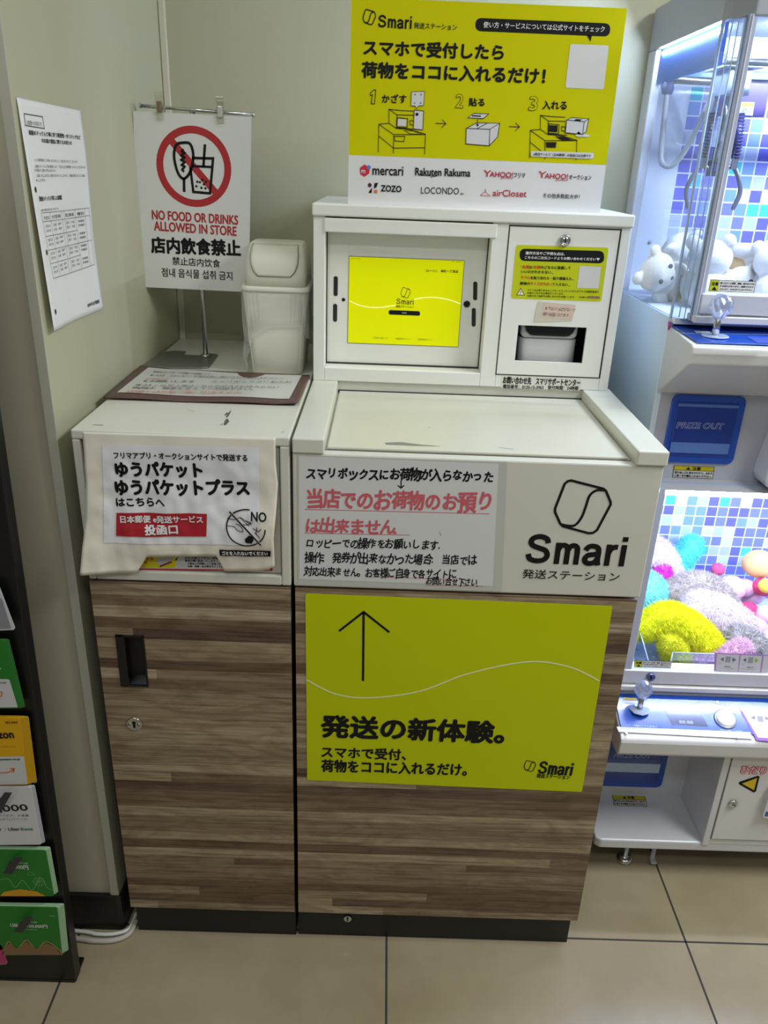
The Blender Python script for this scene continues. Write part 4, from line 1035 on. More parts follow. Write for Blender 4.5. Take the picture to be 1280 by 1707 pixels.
mb = MB(); mb.box(.70, XR-.03, .66, .703, .885, .902, M('#4f8fdc', .3)); mb.tube([(.72, .63, .925), (XR-.04, .63, .925)], .006, CHROME, 10); mb.box(.712, .755, .60, .69, .895, .935, M('#7c86a0', .4)); mb.build('lower_gantry_rail', cm)
# panes
mb = MB(); mb.box(XL+.001, XL+.004, .326, .674, 1.302, 1.792, GLASS); mb.build('side_pane', cm)
mb = MB(); mb.hexa([(XL+.002, .322, 1.300), (.7055, .2715, 1.3), (.7085, .2735, 1.3), (XL+.006, .3235, 1.3)], [(XL+.002, .322, 1.785), (.7055, .2715, 1.785), (.7085, .2735, 1.785), (XL+.006, .3235, 1.785)], ACRYL); mb.build('corner_pane', cm)
mb = MB(); mb.tube([(XL+.003, .3225, 1.30), (XL+.003, .3225, 1.786)], .0028, M('#c8daf2', .15), 8); mb.build('corner_edge_streak', cm)
for t_ in (.38, .62, .86):  # pale tubes added to imitate bright light streaks in the bent acrylic
    x_, y_ = XL+.002+(.7055-XL-.002)*t_, .3215+(.2710-.3215)*t_
    mb = MB(); mb.tube([(x_, y_, 1.304), (x_, y_, 1.782)], .0011 if t_ < .8 else .002, M('#cfe0f6', .15), 6); mb.build('corner_edge_streak', cm)
mb = MB(); mb.box(.716, XR-.03, FW+.003, FW+.006, 1.352, 1.786, GLASS); mb.build('front_pane', cm)
mb = MB(); mb.box(.716, XR-.03, FW+.003, FW+.006, .545, .968, GLASS); mb.build('front_pane', cm)
POST = M('#c3cbe6', .25, .2)
mb = MB(); mb.box(.7045, .7175, FW-.002, FW+.018, 1.302, 1.786, POST); mb.box(.7085, .7105, FW-.004, FW, 1.302, 1.786, M('#e6ebf8', .3)); mb.build('window_post', cm, bevel=.0015)
mb = MB(); mb.box(XL+.004, .7155, FW-.002, FW+.05, .48, .975, POST); mb.build('window_post', cm, bevel=.0015)
# beams with locks
for zt, zb_, n in ((1.354, 1.318, 'window_beam'), (.5435, .509, 'window_beam')):
    mb = MB(); mb.box(.712 if zt > 1 else .69, XR-.02, FW-.006, FW+.03, zb_, zt, GW_); mb.box(.704 if zt > 1 else .69, XR-.02, FW-.012, FW+.03, zb_-.016, zb_-.003, PLA); o = mb.build(n, cm, bevel=.002)
    P = plane_y(FW-.006); q = P.at(1212, 506) if zt > 1 else P.at(1084, 1127)
    mb = MB(); mb.lathe([(.0095, 0), (.0095, .006), (.007, .008), (.0065, .006), (.004, .006)], (q.x, FW-.006, q.z), CHROME if zt > 1 else M('#6f74a8', .2, .8), 20, (0, -1, 0)); mb.box(q.x-.001, q.x+.001, FW-.0145, FW-.011, q.z-.003, q.z+.003, INK); mb.build('lock', o)
# upper console
mb = MB()
prof = [(YF+.004, 1.285), (.192, 1.277), (.184, 1.272), (.182, 1.262), (.186, 1.243), (.200, 1.236), (.318, 1.157), (.345, 1.157), (.345, 1.285)]
mb.prism(prof, 'x', XL+.001, XR-.004, PLA); mb.build('upper_console', cm, bevel=.003)
mb = MB(); mb.hexa([(XL+.004, .313, 1.2850), (XR-.01, .313, 1.2850), (XR-.01, .190, 1.2785), (XL+.012, .190, 1.2785)][::-1], [(XL+.004, .313, 1.2880), (XR-.01, .313, 1.2880), (XR-.01, .190, 1.2815), (XL+.012, .190, 1.2815)][::-1], BLU); pl1 = mb.build('control_plate', cm, bevel=.001)
P = Print((0, .313, 1.2884), (1, 0, 0), (0, .123, .0065), (1020, 500, 4.923))
LB = M('#9fb4e8', .3); CY = M('#dfe6f6', .3)
P.line([(510, 268), (640, 276), (1290, 284)], .0012, CY, 1); P.line([(680, 366), (1290, 388)], .006, CY, 1); P.line([(640, 352), (1290, 366)], .0012, LB, 1)
P.quad((1100, 302), (1290, 308), (1290, 356), (1190, 352), M('#4a5bb4', .25), 1); P.quad((668, 254), (800, 258), (812, 276), (690, 272), M('#c9cfe0', .3), 1)
P.build('plate_lines', pl1)
def lever(parent, x, y, z, r, name='joystick', oct_=0):
    up = (0, .06, 1) if z > 1 else (0, .1, 1)
    mb = MB(); mb.lathe([(r*1.16, 0), (r*1.2, .0012), (r*1.12, .0026), (r*.42, .003)], (x, y, z), M('#b9c7e4', .08, .1), 8 if oct_ else 28, smooth=False); b = mb.build('base_disc', parent)
    mb = MB(); mb.lathe([(.0062, .002), (.0062, .026), (.0048, .028), (.0048, .048)], (x, y, z), CHROME, 16); mb.build('stem', parent)
    mb = MB(); bm_ = bmesh.new(); bmesh.ops.create_icosphere(bm_, subdivisions=3, radius=1)
    vs = []
    for v in bm_.verts:
        c = v.co.copy(); k = 1+.11*RNG.uniform(-1, 1); zz = c.z
        w = 1 if zz > -.1 else 1-.52*((-.1-zz)/.9)
        vs.append(Vector((x+c.x*r*.96*w*k, y+c.y*r*.96*w*k, z+.053+r*1.05*(zz*k if zz > 0 else zz*1.25*k))))
    fs = [tuple(v.index for v in f.verts) for f in bm_.faces]; bm_.free()
    mb.add(vs, fs, CRYS); mb.build('crystal_knob', parent)
def crystal():
    mt, nt, b, N, L = nodes('faceted_crystal')
    nt.nodes.remove(b)
    g = N('ShaderNodeBsdfGlossy'); g.inputs['Roughness'].default_value = .08; g.inputs[0].default_value = (.95, .97, 1, 1)
    t = N('ShaderNodeBsdfTransparent'); t.inputs[0].default_value = (.80, .85, .95, 1)
    d = N('ShaderNodeBsdfTranslucent'); d.inputs[0].default_value = (.85, .88, .98, 1)
    a = N('ShaderNodeMixShader'); a.inputs[0].default_value = .5; L(t.outputs[0], a.inputs[1]); L(g.outputs[0], a.inputs[2])
    c = N('ShaderNodeMixShader'); c.inputs[0].default_value = .4; L(a.outputs[0], c.inputs[1]); L(d.outputs[0], c.inputs[2])
    L(c.outputs[0], nt.nodes['Material Output'].inputs[0]); return mt
CRYS = crystal()
j1 = bpy.data.objects.new('joystick', None); COL.objects.link(j1); j1.parent = cm
def sub(parent, name):
    o = bpy.data.objects.new(name, None); COL.objects.link(o); o.parent = parent; return o
lever(j1, .7375, .236, 1.2835, .0205)
# sloping lower console
mb = MB()
prof2 = [(.276, .498), (.268, .478), (.176, .4405), (.166, .434), (.163, .426), (.166, .395), (.176, .384), (.345, .384), (.345, .498)]
mb.prism(prof2, 'x', XL+.001, XR-.004, PLA); mb.build('lower_console', cm, bevel=.003)
Oc = Vector((0, .268, .4785)); Vc = Vector((0, .092, .0375)).normalized(); Nc = Vector((1, 0, 0)).cross(Vc)
z10 = (960, 1100, 4)
P = Print(Oc+Nc*.0002, (1, 0, 0), Vc, z10)
tl = P.uv(300, 242); tr = P.uv(1282, 283)
mb = MB(); w_ = .093
def cpt(u, v, h): return Oc+Vector((u, 0, 0))+Vc*v+Nc*h
mb.hexa([cpt(.684, -.002, 0), (cpt(XR-.01, -.002, 0)), cpt(XR-.01, -w_, 0), cpt(.684, -w_, 0)], [cpt(.684, -.002, .003), cpt(XR-.01, -.002, .003), cpt(XR-.01, -w_, .003), cpt(.684, -w_, .003)], BLU); pl2 = mb.build('control_plate', cm, bevel=.001)
P = Print(Oc+Nc*.0032, (1, 0, 0), Vc, z10)
P.line([(292, 290), (1078, 324)], .0022, CY, 1); P.area([(270, 446), (285, 480), (1180, 528), (1160, 482)], CY, 1)
P.quad((310, 250), (400, 254), (410, 270), (320, 268), M('#c9b814'), 1); P.quad((318, 270), (410, 272), (420, 294), (330, 292), WHITE, 1)
P.area([(590, 330), (826, 340), (884, 446), (638, 430)], M('#20253c', .2), 1); P.area([(597, 336), (822, 345), (876, 440), (642, 424)], M('#55597a', .12), 2)
P.text('88:88', 690, 424, 782, 430, 20, M('#b9c0d8'), .02, 4)
P.text('Move the lever and aim for the prize', 300, 462, 575, 470, 12, M('#8a96b8'), 0, 3); P.text('Press and catch the prize', 940, 492, 1150, 500, 12, M('#8a96b8'), 0, 3); P.text('レバーで動かしてください', 330, 440, 540, 452, 10, CY, 0, 3); P.text('ボタンを押してください', 960, 472, 1110, 480, 10, CY, 0, 3)
P.area([(1084, 322), (1300, 330), (1300, 546), (1206, 536)], M('#8a3fb0', .35), 2); P.area([(1098, 326), (1300, 334), (1300, 524), (1212, 518)], M('#e2dfe6', .35), 3); P.ellipse((1110, 334), .005, .004, WHITE, 4)
P.area([(1162, 388), (1190, 372), (1194, 400)], M('#77757c'), 4); P.quad((1204, 374), (1242, 376), (1252, 416), (1212, 414), M('#8f9096'), 4); P.area([(1256, 376), (1290, 394), (1264, 404)], M('#77757c'), 4); P.ellipse((1188, 414), .004, .004, M('#b9b8be'), 4, ring=.001)
P.text('レバーでアームを', 1200, 466, 1290, 470, 9, LG, 0, 4); P.text('うごかす', 1206, 480, 1270, 484, 9, LG, 0, 4); P.text('Please use the lever', 1216, 504, 1300, 508, 9, LG, 0, 4)
for x, y in ((942, 282), (336, 490), (1080, 520)): P.ellipse((x, y), .0032, .003, CHROME, 5, 12)
P.build('plate_print', pl2)
j2 = sub(cm, 'joystick'); q = cpt(.734, -.041, .003); lever(j2, q.x, q.y, q.z, .0195, oct_=1)
bt = sub(cm, 'push_button'); q = P.at(994, 396)
mb = MB(); mb.lathe([(.0245, 0), (.0235, .003), (.0205, .0035)], q, M('#b9bcc8', .2, .4), 28, Nc); mb.build('ring', bt)
mb = MB(); mb.lathe([(.0205, .002), (.0205, .006), (.017, .0085), (.008, .0098), (.001, .01)], q, M('#e8e8ee', .2, emit=.15), 28, Nc); mb.build('cap', bt)
# prize recess behind the upper door, and its blue hatch
PY = .322
mb = MB(); GW_SHADED = M('#b9bbc6', .35); mb.box(XL+.012, XR-.012, PY, .345, .972, 1.165, GW_SHADED); mb.hexa([(XL+.012, PY, .977), (XR-.012, PY, .977), (XR-.012, .268, .9705), (XL+.012, .268, .9705)], [(XL+.012, .345, .977), (XR-.012, .345, .977), (XR-.012, .345, .966), (XL+.012, .345, .966)], GW_SHADED); mb.build('upper_front_panel', cm, bevel=.002)  # panel colour darkened to hold the shade under the console
mb = MB(); mb.prism([(.912, .985), (.905, 1.0), (.905, 1.02), (.925, 1.15), (1.33, 1.15), (1.33, .985)], 'y', .262, .322, GW_); mb.build('service_box', cm, bevel=.004)
def hatch(x0, x1, z0, z1, y, bar, name='prize_hatch'):
    o = sub(cm, name)
    mb = MB(); mb.prism(rpoly(x0, x1, z0, z1, .014), 'y', y-.005, y+.001, BLU)
    mb.build('hatch_frame', o, bevel=.0015)
    mb = MB(); mb.box(x0+.011, x1-.014, y-.0075, y-.004, z0+.016, z1-.014, DBL); mb.build('hatch_door', o, bevel=.001)
    mb = MB(); mb.box(x0+.012, x1-.016, y-.0082, y-.0074, z0+.019+bar[0], z0+.019+bar[1], M(bar[2], .25)); mb.build('light_bar', o)
    return o
h1 = hatch(.7135, .8595, 1.012, 1.1535, PY, (.004, .026, '#5f83cc'))
mb = MB(); mb.box(.726, .845, PY-.0086, PY-.0075, 1.131, 1.1365, M('#5b7cc4', .3)); mb.build('upper_lip', h1)
P = plane_y(PY-.0078, (1020, 500, 4.923))
P.text('PRIZE OUT', 528, 1050, 906, 1060, 46, M('#c4d0f2', .4), .075, 1, slant=.12); P.text('PRIZE OUT', 528, 1050, 906, 1060, 46, DBL, .012, 2.2, slant=.12); P.build('raised_lettering', h1)
P = plane_y(PY-.0006, (1020, 500, 4.923))
WY = M('#c4b414', .45)
def caution(P, a, b, c, d, lines, l=1, split=.36, head='注意'):
    P.quad(a, b, c, d, INK, l); A, B, C, D = map(Vector, (a, b, c, d))
    f = lambda s, t: tuple((A*(1-s)+B*s)*(1-t)+(D*(1-s)+C*s)*t)
    P.quad(f(.015, .03), f(.985, .03), f(.985, split), f(.015, split), WY, l+1); P.quad(f(.015, split+.04), f(.985, split+.04), f(.985, .97), f(.015, .97), M('#d9d8d2', .45), l+1)
    P.area([f(.36, .08), f(.42, split-.05), f(.30, split-.05)], INK, l+2)
    x0, y0 = f(.46, split-.05); x1, y1 = f(.66, split-.05); P.text(head, x0, y0, x1, y1, abs((D-A).y)*split*.72, INK, .04, l+3)
    n = len(lines); hh = (1-split-.1)/n
    for i, t in enumerate(lines):
        x0, y0 = f(.04, split+.06+hh*(i+.85)); x1, y1 = f(.96, split+.06+hh*(i+.85)); P.text(t, x0, y0, x1, y1, abs((D-A).y)*hh*.72, INK, .04, l+3)
caution(P, (508, 1358), (842, 1370), (826, 1468), (494, 1456), ('取り出し口に足をかけたり、みだり', 'に深く手や頭を入れないで下さい。')); P.build('caution_sticker', cm, label='yellow and white caution sticker under the upper prize hatch')
# lower recess with hatch, shelf, door
mb = MB(); mb.box(XL+.012, .935, .345, .36, .11, .386, GW_); mb.box(.929, .945, .193, .36, .11, .386, GW_); mb.build('lower_front_panel', cm, bevel=.002)
h2 = hatch(.700, .8735, .146, .298, .345, (.030, .058, '#c6dcf4'))
P = plane_y(.345-.0078, z10); P.text('PRIZE OUT', 250, 652, 496, 654, 26, M('#8fa3d8', .4), .05, 1, slant=.12); P.build('raised_lettering', h2)
mb = MB(); mb.prism([(XL, .205), (XL+.012, .196), (XR, .196), (XR, .70), (XL, .70)], 'z', .090, .116, GW_); mb.build('base_shelf', cm, bevel=.004)
P = Print((0, 0, .1163), (1, 0, 0), (0, 1, 0), z10)
caution(P, (240, 902), (462, 910), (476, 980), (252, 972), ('取り出し口に足をかけたり、みだり', 'に深く手や頭を入れないで下さい。')); P.build('caution_sticker', cm, label='yellow and white caution sticker lying on the lower shelf')
mb = MB(); mb.box(.932, XR-.004, .1945, .36, .112, .386, PLA); mb.build('cash_cabinet', cm, bevel=.004)
mb = MB(); mb.box(.945, XR-.03, .1915, .1950, .133, .3805, M('#8e8e90', .6)); mb.build('door_seam', cm)
mb = MB(); mb.box(.9462, XR-.031, .1900, .1950, .1345, .3790, PLA); dc = mb.build('cash_door', cm, bevel=.001)
P = plane_y(.1897, z10)
mb = MB(); q = P.at(1045, 957); mb.lathe([(.0105, 0), (.0105, .004), (.0085, .0055), (.0072, .004), (.0065, .004), (.005, .0055)], q, CHROME, 24, (0, -1, 0)); mb.box(q.x-.004, q.x+.004, q.y-.0063, q.y-.005, q.z-.0008, q.z+.0008, INK); mb.build('lock', dc)
PKR = M('#c2304a', .45)
P.text('ひだり', 1094, 756, 1258, 764, 50, PKR, .10, 1); P.text('ひだり', 1094, 756, 1258, 764, 50, M('#f2d6dc', .45), .012, 2)
P.area([(1084, 822), (1090, 812), (1212, 772), (1224, 778), (1200, 876), (1188, 884), (1180, 882), (1088, 830)], INK, 1); P.area([(1106, 824), (1208, 786), (1186, 868)], M('#d9b81c', .45), 2); P.build('left_sign', dc)
mb = MB(); mb.prism(rpoly(1.040, 1.09, .215, .30, .008), 'y', .176, .1905, M('#d6d7da', .35)); mb.box(1.044, 1.086, .1752, .1765, .222, .236, BLU); mb.build('coin_slot', cm, bevel=.002)
# heart sticker at the corner
mb = MB(); hp = []
for k in range(24):
    t = 2*math.pi*k/24; hp.append((.316+.0052*math.sin(t)**3*1.0, 1.288+(.0095*(.8125*math.cos(t)-.3125*math.cos(2*t)-.125*math.cos(3*t)-.0625*math.cos(4*t)))))
mb.prism([(a-.003, b) for a, b in hp], 'x', XL-.002, XL+.001, M('#c23a9a', .2, coat=.5)); mb.build('heart_badge', cm)
# leveling feet
for x, y in ((.778, .247), (1.26, .247), (.778, .66), (1.26, .66)):
    mb = MB(); mb.lathe([(.017, 0), (.019, .002), (.018, .010), (.012, .013), (.006, .014), (.006, .092)], (x, y, .0), CHROME, 20); mb.build('levelling_foot', cm)
mb = MB(); mb.box(.840, .850, .243, .249, .008, .09, M('#b8b8bc', .35)); mb.box(.838, .852, .230, .249, .006, .012, M('#b8b8bc', .35)); mb.build('floor_bracket', cm, bevel=.001)
# how-to cards and caution labels on the panes
P = plane_y(FW+.0022, (1040, 1000, 5.333))
P.quad((92, 535), (425, 548), (416, 610), (90, 600), INK, 0); P.quad((96, 538), (162, 541), (158, 600), (92, 598), M('#c9cc2a', .45), 1); P.quad((164, 541), (421, 551), (413, 607), (160, 600), WHITE, 1)
P.text('注意', 104, 566, 154, 568, 20, INK, .04, 2); P.area([(130, 572), (146, 594), (112, 593)], INK, 2)
for i, t in enumerate(('強くたたくと故障、損傷、思わぬケガを', 'する恐れがあります。危険ですので', 'たたいたり、もたれたりしないで下さい。')): P.text(t, 170, 560+i*17, 408-i*3, 568+i*17, 11, INK, .03, 2)
PU = M('#b98ad0', .4); CW = M('#d6d5de', .4)
P.quad((806, 470), (1290, 492), (1290, 650), (800, 632), PU, 0)
P.quad((828, 480), (1024, 488), (1010, 634), (814, 628), CW, 1); P.quad((1040, 490), (1226, 498), (1206, 642), (1016, 634), CW, 1); P.quad((1242, 498), (1300, 500), (1290, 650), (1220, 644), CW, 1)
for o, cols in ((0, ('#6f6f78', '#6f6f78')), (200, ('#6f6f78', '#9ac424'))):
    P.area([(856+o, 526+o*.03), (886+o, 508+o*.03), (884+o, 548+o*.03)], M(cols[0]), 2); P.area([(964+o, 510+o*.03), (998+o, 532+o*.03), (962+o, 552+o*.03)], M(cols[1]), 2)
    P.quad((904+o, 502+o*.03), (950+o, 504+o*.03), (944+o, 556+o*.03), (898+o, 554+o*.03), M('#9fa0aa'), 2); P.ellipse((858+o, 566+o*.03), .0022, .0022, M('#9fa0aa'), 2, ring=.0006)
    P.text('移動させる', 892+o, 596+o*.03, 946+o, 598+o*.03, 9, LG, .02, 2); P.text('レバーでアームをうごかします', 842+o, 612+o*.03, 970+o, 616+o*.03, 9, LG, 0, 2)
P.text('HOW TO PLAY', 1066, 480, 1222, 484, 16, M('#7a3a9c'), .03, 2); P.build('how_to_play_cards', cm, label='lilac edged instruction cards on the lower pane')
P = plane_y(FW+.0022, (1030, 370, 5.12))
P.quad((790, 490), (1180, 508), (1160, 606), (772, 592), INK, 0); P.quad((794, 494), (864, 498), (850, 590), (777, 588), M('#c9cc2a', .45), 1); P.quad((866, 498), (1175, 511), (1156, 602), (852, 590), WHITE, 1)
P.text('注意', 796, 540, 852, 542, 28, INK, .04, 2); P.area([(822, 550), (842, 584), (796, 582)], INK, 2)
for i, t in enumerate(('強くたたくと故障、損傷、思わぬケガを', 'する恐れがあります。危険ですので', 'たたいたり、もたれたりしないで下さい。')): P.text(t, 872-i*4, 528+i*26, 1162-i*8, 538+i*26, 16, INK, .03, 2)
P.build('caution_sticker', cm, label='yellow and white caution sticker on the upper pane')
# upper claw on its hanging box
cl = sub(cm, 'claw_unit')
DK = M('#2a2a58', .4); MT = M('#807e8a', .3, .7)
mb = MB(); mb.box(.755, .83, .47, .58, 1.735, 1.785, M('#c9d2e4', .35)); mb.box(.77, .815, .49, .56, 1.69, 1.737, M('#aeb9d2', .35)); mb.build('carriage', cl, bevel=.002)
P = plane_y(.585, (1020, 0, 2.846)); q0 = P.at(552, 384); q1 = P.at(722, 555)
mb = MB(); mb.box(q0.x, q1.x, .585, .62, q1.z, q0.z, M('#5a4a86', .25)); mb.build('motor_box', cl, bevel=.002)
P = plane_y(.5835, (1040, 20, 5.333)); P.quad((1040, 800), (1160, 802), (1144, 922), (1020, 918), M('#dfe4ea'), 1); P.quad((1046, 808), (1154, 810), (1150, 842), (1040, 840), M('#b8bc2c'), 2); P.text('注意 はさみ', 1052, 872, 1140, 874, 16, INK, .02, 2); P.text('手を入れないで', 1044, 892, 1136, 894, 14, INK, .02, 2); P.build('motor_label', cl)
mb = MB(); mb.tube([(.79, .52, 1.70), (.79, .52, 1.60)], .006, CHROME, 12); mb.tube([(.79, .52, 1.60), (.79, .52, 1.555)], .012, M('#6f6c74', .35, .5), 14); mb.lathe([(.016, 0), (.02, .01), (.017, .022)], (.79, .52, 1.548), DK, 16); mb.build('claw_shaft', cl)
for s_, lean in ((-1, 0), (1, 0)):
    mb = MB()
    for k in range(14):
        z = 1.66-k*.0058; xx = .79+s_*(.020+.012*math.sin(k/13*1.4+.4)); mb.lathe([(.0085, -.0015), (.0105, 0), (.0085, .0015)], (xx, .515, z), DK, 12)
    mb.tube([(.79+s_*.025, .515, 1.662), (.79+s_*.032, .515, 1.582)], .0085, DK, 12); mb.build('bellows', cl)
    mb = MB(); mb.tube(spline([(.79+s_*.012, .515, 1.557), (.79+s_*.030, .515, 1.567), (.79+s_*.045, .513, 1.548), (.79+s_*.054, .512, 1.52), (.79+s_*.045, .51, 1.487)], 6), [.0034]*6*4+[.002], MT, 8, flat=1.4); mb.box(.79+s_*.031-.006, .79+s_*.031+.006, .508, .512, 1.562, 1.60, MT); mb.build('claw_arm', cl)
mb = MB(); mb.tube(spline([(.697, .61, 1.70), (.699, .61, 1.66), (.700, .60, 1.60), (.703, .59, 1.57), (.722, .58, 1.566), (.742, .57, 1.60), (.762, .56, 1.665), (.772, .55, 1.70)], 8), .0058, M('#c3c6ce', .35), 10)
for k in range(40):
    pass
mb.lathe([(.010, 0), (.012, .01), (.009, .022)], (.697, .61, 1.697), M('#6a6f96', .3), 12); mb.build('cable_hose', cl)
mb = MB(); mb.tube(spline([(.775, .55, 1.70), (.768, .55, 1.64), (.764, .55, 1.585), (.775, .54, 1.57), (.788, .53, 1.58)], 8), .0055, M('#a9adbc', .35), 10); mb.build('cable_hose', cl)
# lower claw, mostly behind the left post
c2 = sub(cm, 'claw_unit')
mb = MB(); mb.box(.70, .742, .50, .56, .855, .90, M('#8e93a8', .35)); mb.build('carriage', c2, bevel=.002)
mb = MB(); mb.tube([(.735, .46, .865), (.732, .46, .815)], [.006, .009], DK, 12); mb.build('bellows', c2)
mb = MB(); mb.tube(spline([(.732, .455, .815), (.733, .455, .765), (.745, .452, .755), (.764, .45, .725), (.760, .448, .70), (.752, .447, .685)], 6), .0032, MT, 8); mb.build('claw_arm', c2)
# inside acrylic dividers
mb = MB()
P = plane_y(.33, (1040, 1000, 5.333))
mb.hexa([(.762, .30, .495), (.762, .47, .495), (.762, .47, .60), (.762, .30, .545)], [(.7635, .30, .495), (.7635, .47, .495), (.7635, .47, .60), (.7635, .30, .545)], ACRYL); mb.build('divider', cm)
mb = MB(); mb.box(.815, .995, .305, .307, .495, .566, ACRYL); mb.build('divider', cm)
mb = MB(); mb.tube([(.762, .30, .545), (.762, .47, .60)], .0013, M('#c9d4ea', .2), 6); mb.tube([(.815, .306, .566), (.995, .306, .566)], .0013, M('#c9d4ea', .2), 6); mb.tube([(.815, .306, .566), (.815, .306, .495)], .0013, M('#c9d4ea', .2), 6); mb.tube([(.7625, .302, .497), (.7625, .302, .545)], .0016, M('#c9d4ea', .2), 6); mb.build('divider_edge', cm)
# acrylic ice in the lower tray
mb = MB()
def gem(c, r):
    n_ = 6; vs = []
    for k in range(n_):
        t = 2*math.pi*k/n_+RNG.uniform(-.3, .3); vs.append(c+Vector((r*math.cos(t), r*math.sin(t)*.8, RNG.uniform(-.3, .3)*r)))
    vs += [c+Vector((0, 0, r*.8)), c-Vector((0, 0, r*.7))]
    R_ = Matrix.Rotation(RNG.uniform(0, 3), 3, Vector((RNG.random(), RNG.random(), .5)).normalized())
    vs = [c+R_ @ (v-c) for v in vs]
    mb.add(vs, [(k, (k+1) % n_, 6) for k in range(n_)]+[((k+1) % n_, k, 7) for k in range(n_)], CRYS)
for k in range(420):
    gem(Vector((RNG.uniform(.78, 1.25), .29+abs(RNG.gauss(0, .055)), RNG.uniform(.498, .512))), RNG.uniform(.004, .008))
for k in range(60): gem(Vector((RNG.uniform(.718, .76), RNG.uniform(.38, .55), RNG.uniform(.498, .545))), RNG.uniform(.005, .010))
o = mb.build('acrylic_crystals', label='clear crushed acrylic crystals covering the lower tray of the claw machine', cat='crystals', kind='stuff')

# ================================================================== PLUSH TOYS
def fur(mb, src, n, ln_, mt, droop=.2, w=.0008):
    tot = []
    acc = 0
    vs = [Vector(v) for v in src.v]
    tris = []
    for f in src.f:
        for k in range(1, len(f)-1): tris.append((f[0], f[k], f[k+1]))
    for a, b, c in tris:
        acc += (vs[b]-vs[a]).cross(vs[c]-vs[a]).length; tot.append(acc)
    cen = sum(vs, Vector())/len(vs)
    import bisect
    V_, F_ = [], []
    for _ in range(n):
        a, b, c = tris[min(len(tris)-1, bisect.bisect(tot, RNG.random()*acc))]
        r1, r2 = RNG.random(), RNG.random()
        if r1+r2 > 1: r1, r2 = 1-r1, 1-r2
        p = vs[a]+(vs[b]-vs[a])*r1+(vs[c]-vs[a])*r2
        nn = (vs[b]-vs[a]).cross(vs[c]-vs[a]).normalized()
        d = (nn+Vector((RNG.gauss(0, .35), RNG.gauss(0, .35), RNG.gauss(0, .35)-droop))).normalized()
        sd = d.orthogonal().normalized(); sd = Matrix.Rotation(RNG.uniform(0, 6.28), 3, d) @ sd
        L_ = ln_*RNG.uniform(.6, 1.25); o = len(V_)
        V_ += [p-sd*w, p+sd*w, p+d*L_+Vector((0, 0, -droop*L_*.4))]; F_.append((o, o+1, o+2))
    mb.add(V_, F_, mt, True)
def furry(name, pts, rs, hexc, label, n=4200, ln_=.011, patch=None):
    mt = M(hexc, .85, spec=.15)
    path = spline(pts, 6); rr = []
    for i in range(len(path)):
        t = i/(len(path)-1)*(len(rs)-1); k = min(int(t), len(rs)-2); rr.append(rs[k]+(rs[k+1]-rs[k])*(t-k))
    src = MB()
    a = (path[0]-path[1]).normalized(); b = (path[-1]-path[-2]).normalized()
    path2 = [path[0]+a*rr[0]*.85, path[0]+a*rr[0]*.5]+path+[path[-1]+b*rr[-1]*.5, path[-1]+b*rr[-1]*.85]
    rr2 = [rr[0]*.3, rr[0]*.82]+rr+[rr[-1]*.82, rr[-1]*.3]
    src.tube(path2, rr2, mt, 16)
    # normals outward
    me = bpy.data.meshes.new('t'); me.from_pydata(src.v, [], src.f); bm_ = bmesh.new(); bm_.from_mesh(me); bmesh.ops.recalc_face_normals(bm_, faces=bm_.faces)
    src.f = [[v.index for v in f.verts] for f in bm_.faces]; bm_.free(); bpy.data.meshes.remove(me)
    c = Vector((sum(p[0] for p in pts)/len(pts), sum(p[1] for p in pts)/len(pts), min(p[2] for p in pts)-max(rs)))
    root = thing(name, c, label, 'plush toy', 'furry plush toys in the lower window')
    src.build('body', root)
    f = MB(); fur(f, src, int(n*1.7), ln_, mt); f.build('fur', root, recalc=False)
    if patch:
        s2 = MB(); s2.ball(patch[0], patch[1], M(patch[2], .85)); s2.build('colour_patch', root); f = MB(); fur(f, s2, 900, ln_, M(patch[2], .85)); f.build('patch_fur', root, recalc=False)
    return root
furry('furry_plush', [(.775, .60, .60), (.81, .61, .665), (.86, .61, .655), (.90, .60, .59)], [.034, .042, .042, .036], '#f0d8e0', 'pale pink arched furry plush with a magenta patch at the lower window', 4600, patch=((.862, .57, .625), (.026, .018, .030), '#e032b0'))
furry('furry_plush', [(.785, .50, .585), (.80, .50, .62), (.822, .51, .60)], [.044, .046, .036], '#96ecee', 'round turquoise furry plush beside the left post of the lower window', 3600)
furry('furry_plush', [(.915, .645, .56), (.93, .645, .62), (.957, .645, .678)], [.034, .032, .026], '#6fe6ee', 'turquoise furry plush tail pointing up against the lower mosaic wall', 3400)
furry('furry_plush', [(.878, .53, .595), (.93, .535, .617), (.98, .53, .608), (1.022, .52, .575)], [.030, .032, .032, .026], '#c9b8aa', 'grey brown furry plush bent across the middle of the lower window', 4200)
furry('furry_plush', [(.775, .40, .568), (.83, .41, .590), (.880, .40, .572), (.926, .385, .535)], [.028, .038, .040, .038], '#f4ee1c', 'bright yellow furry plush sprawled in front of the turquoise one', 6500, .013)
furry('furry_plush', [(.832, .37, .555), (.850, .365, .525), (.872, .36, .50)], [.026, .030, .024], '#f0e82c', 'small yellow furry plush under the bright yellow one behind the divider', 2600, .012)
furry('furry_plush', [(.925, .475, .590), (.97, .47, .575), (1.03, .46, .545)], [.040, .046, .044], '#f4dfe6', 'whitish pink furry plush in the centre of the lower window', 5200)
furry('furry_plush', [(.893, .345, .512), (.93, .335, .515), (.968, .340, .540), (.992, .35, .555)], [.022, .026, .026, .022], '#eec2d0', 'rose pink furry plush lying lowest behind the front divider', 4600)
furry('furry_plush', [(1.000, .40, .555), (1.030, .385, .540), (1.052, .375, .520)], [.030, .036, .030], '#bdb2a8', 'grey furry pompom plush at the right of the rose pink one', 3800, .013)
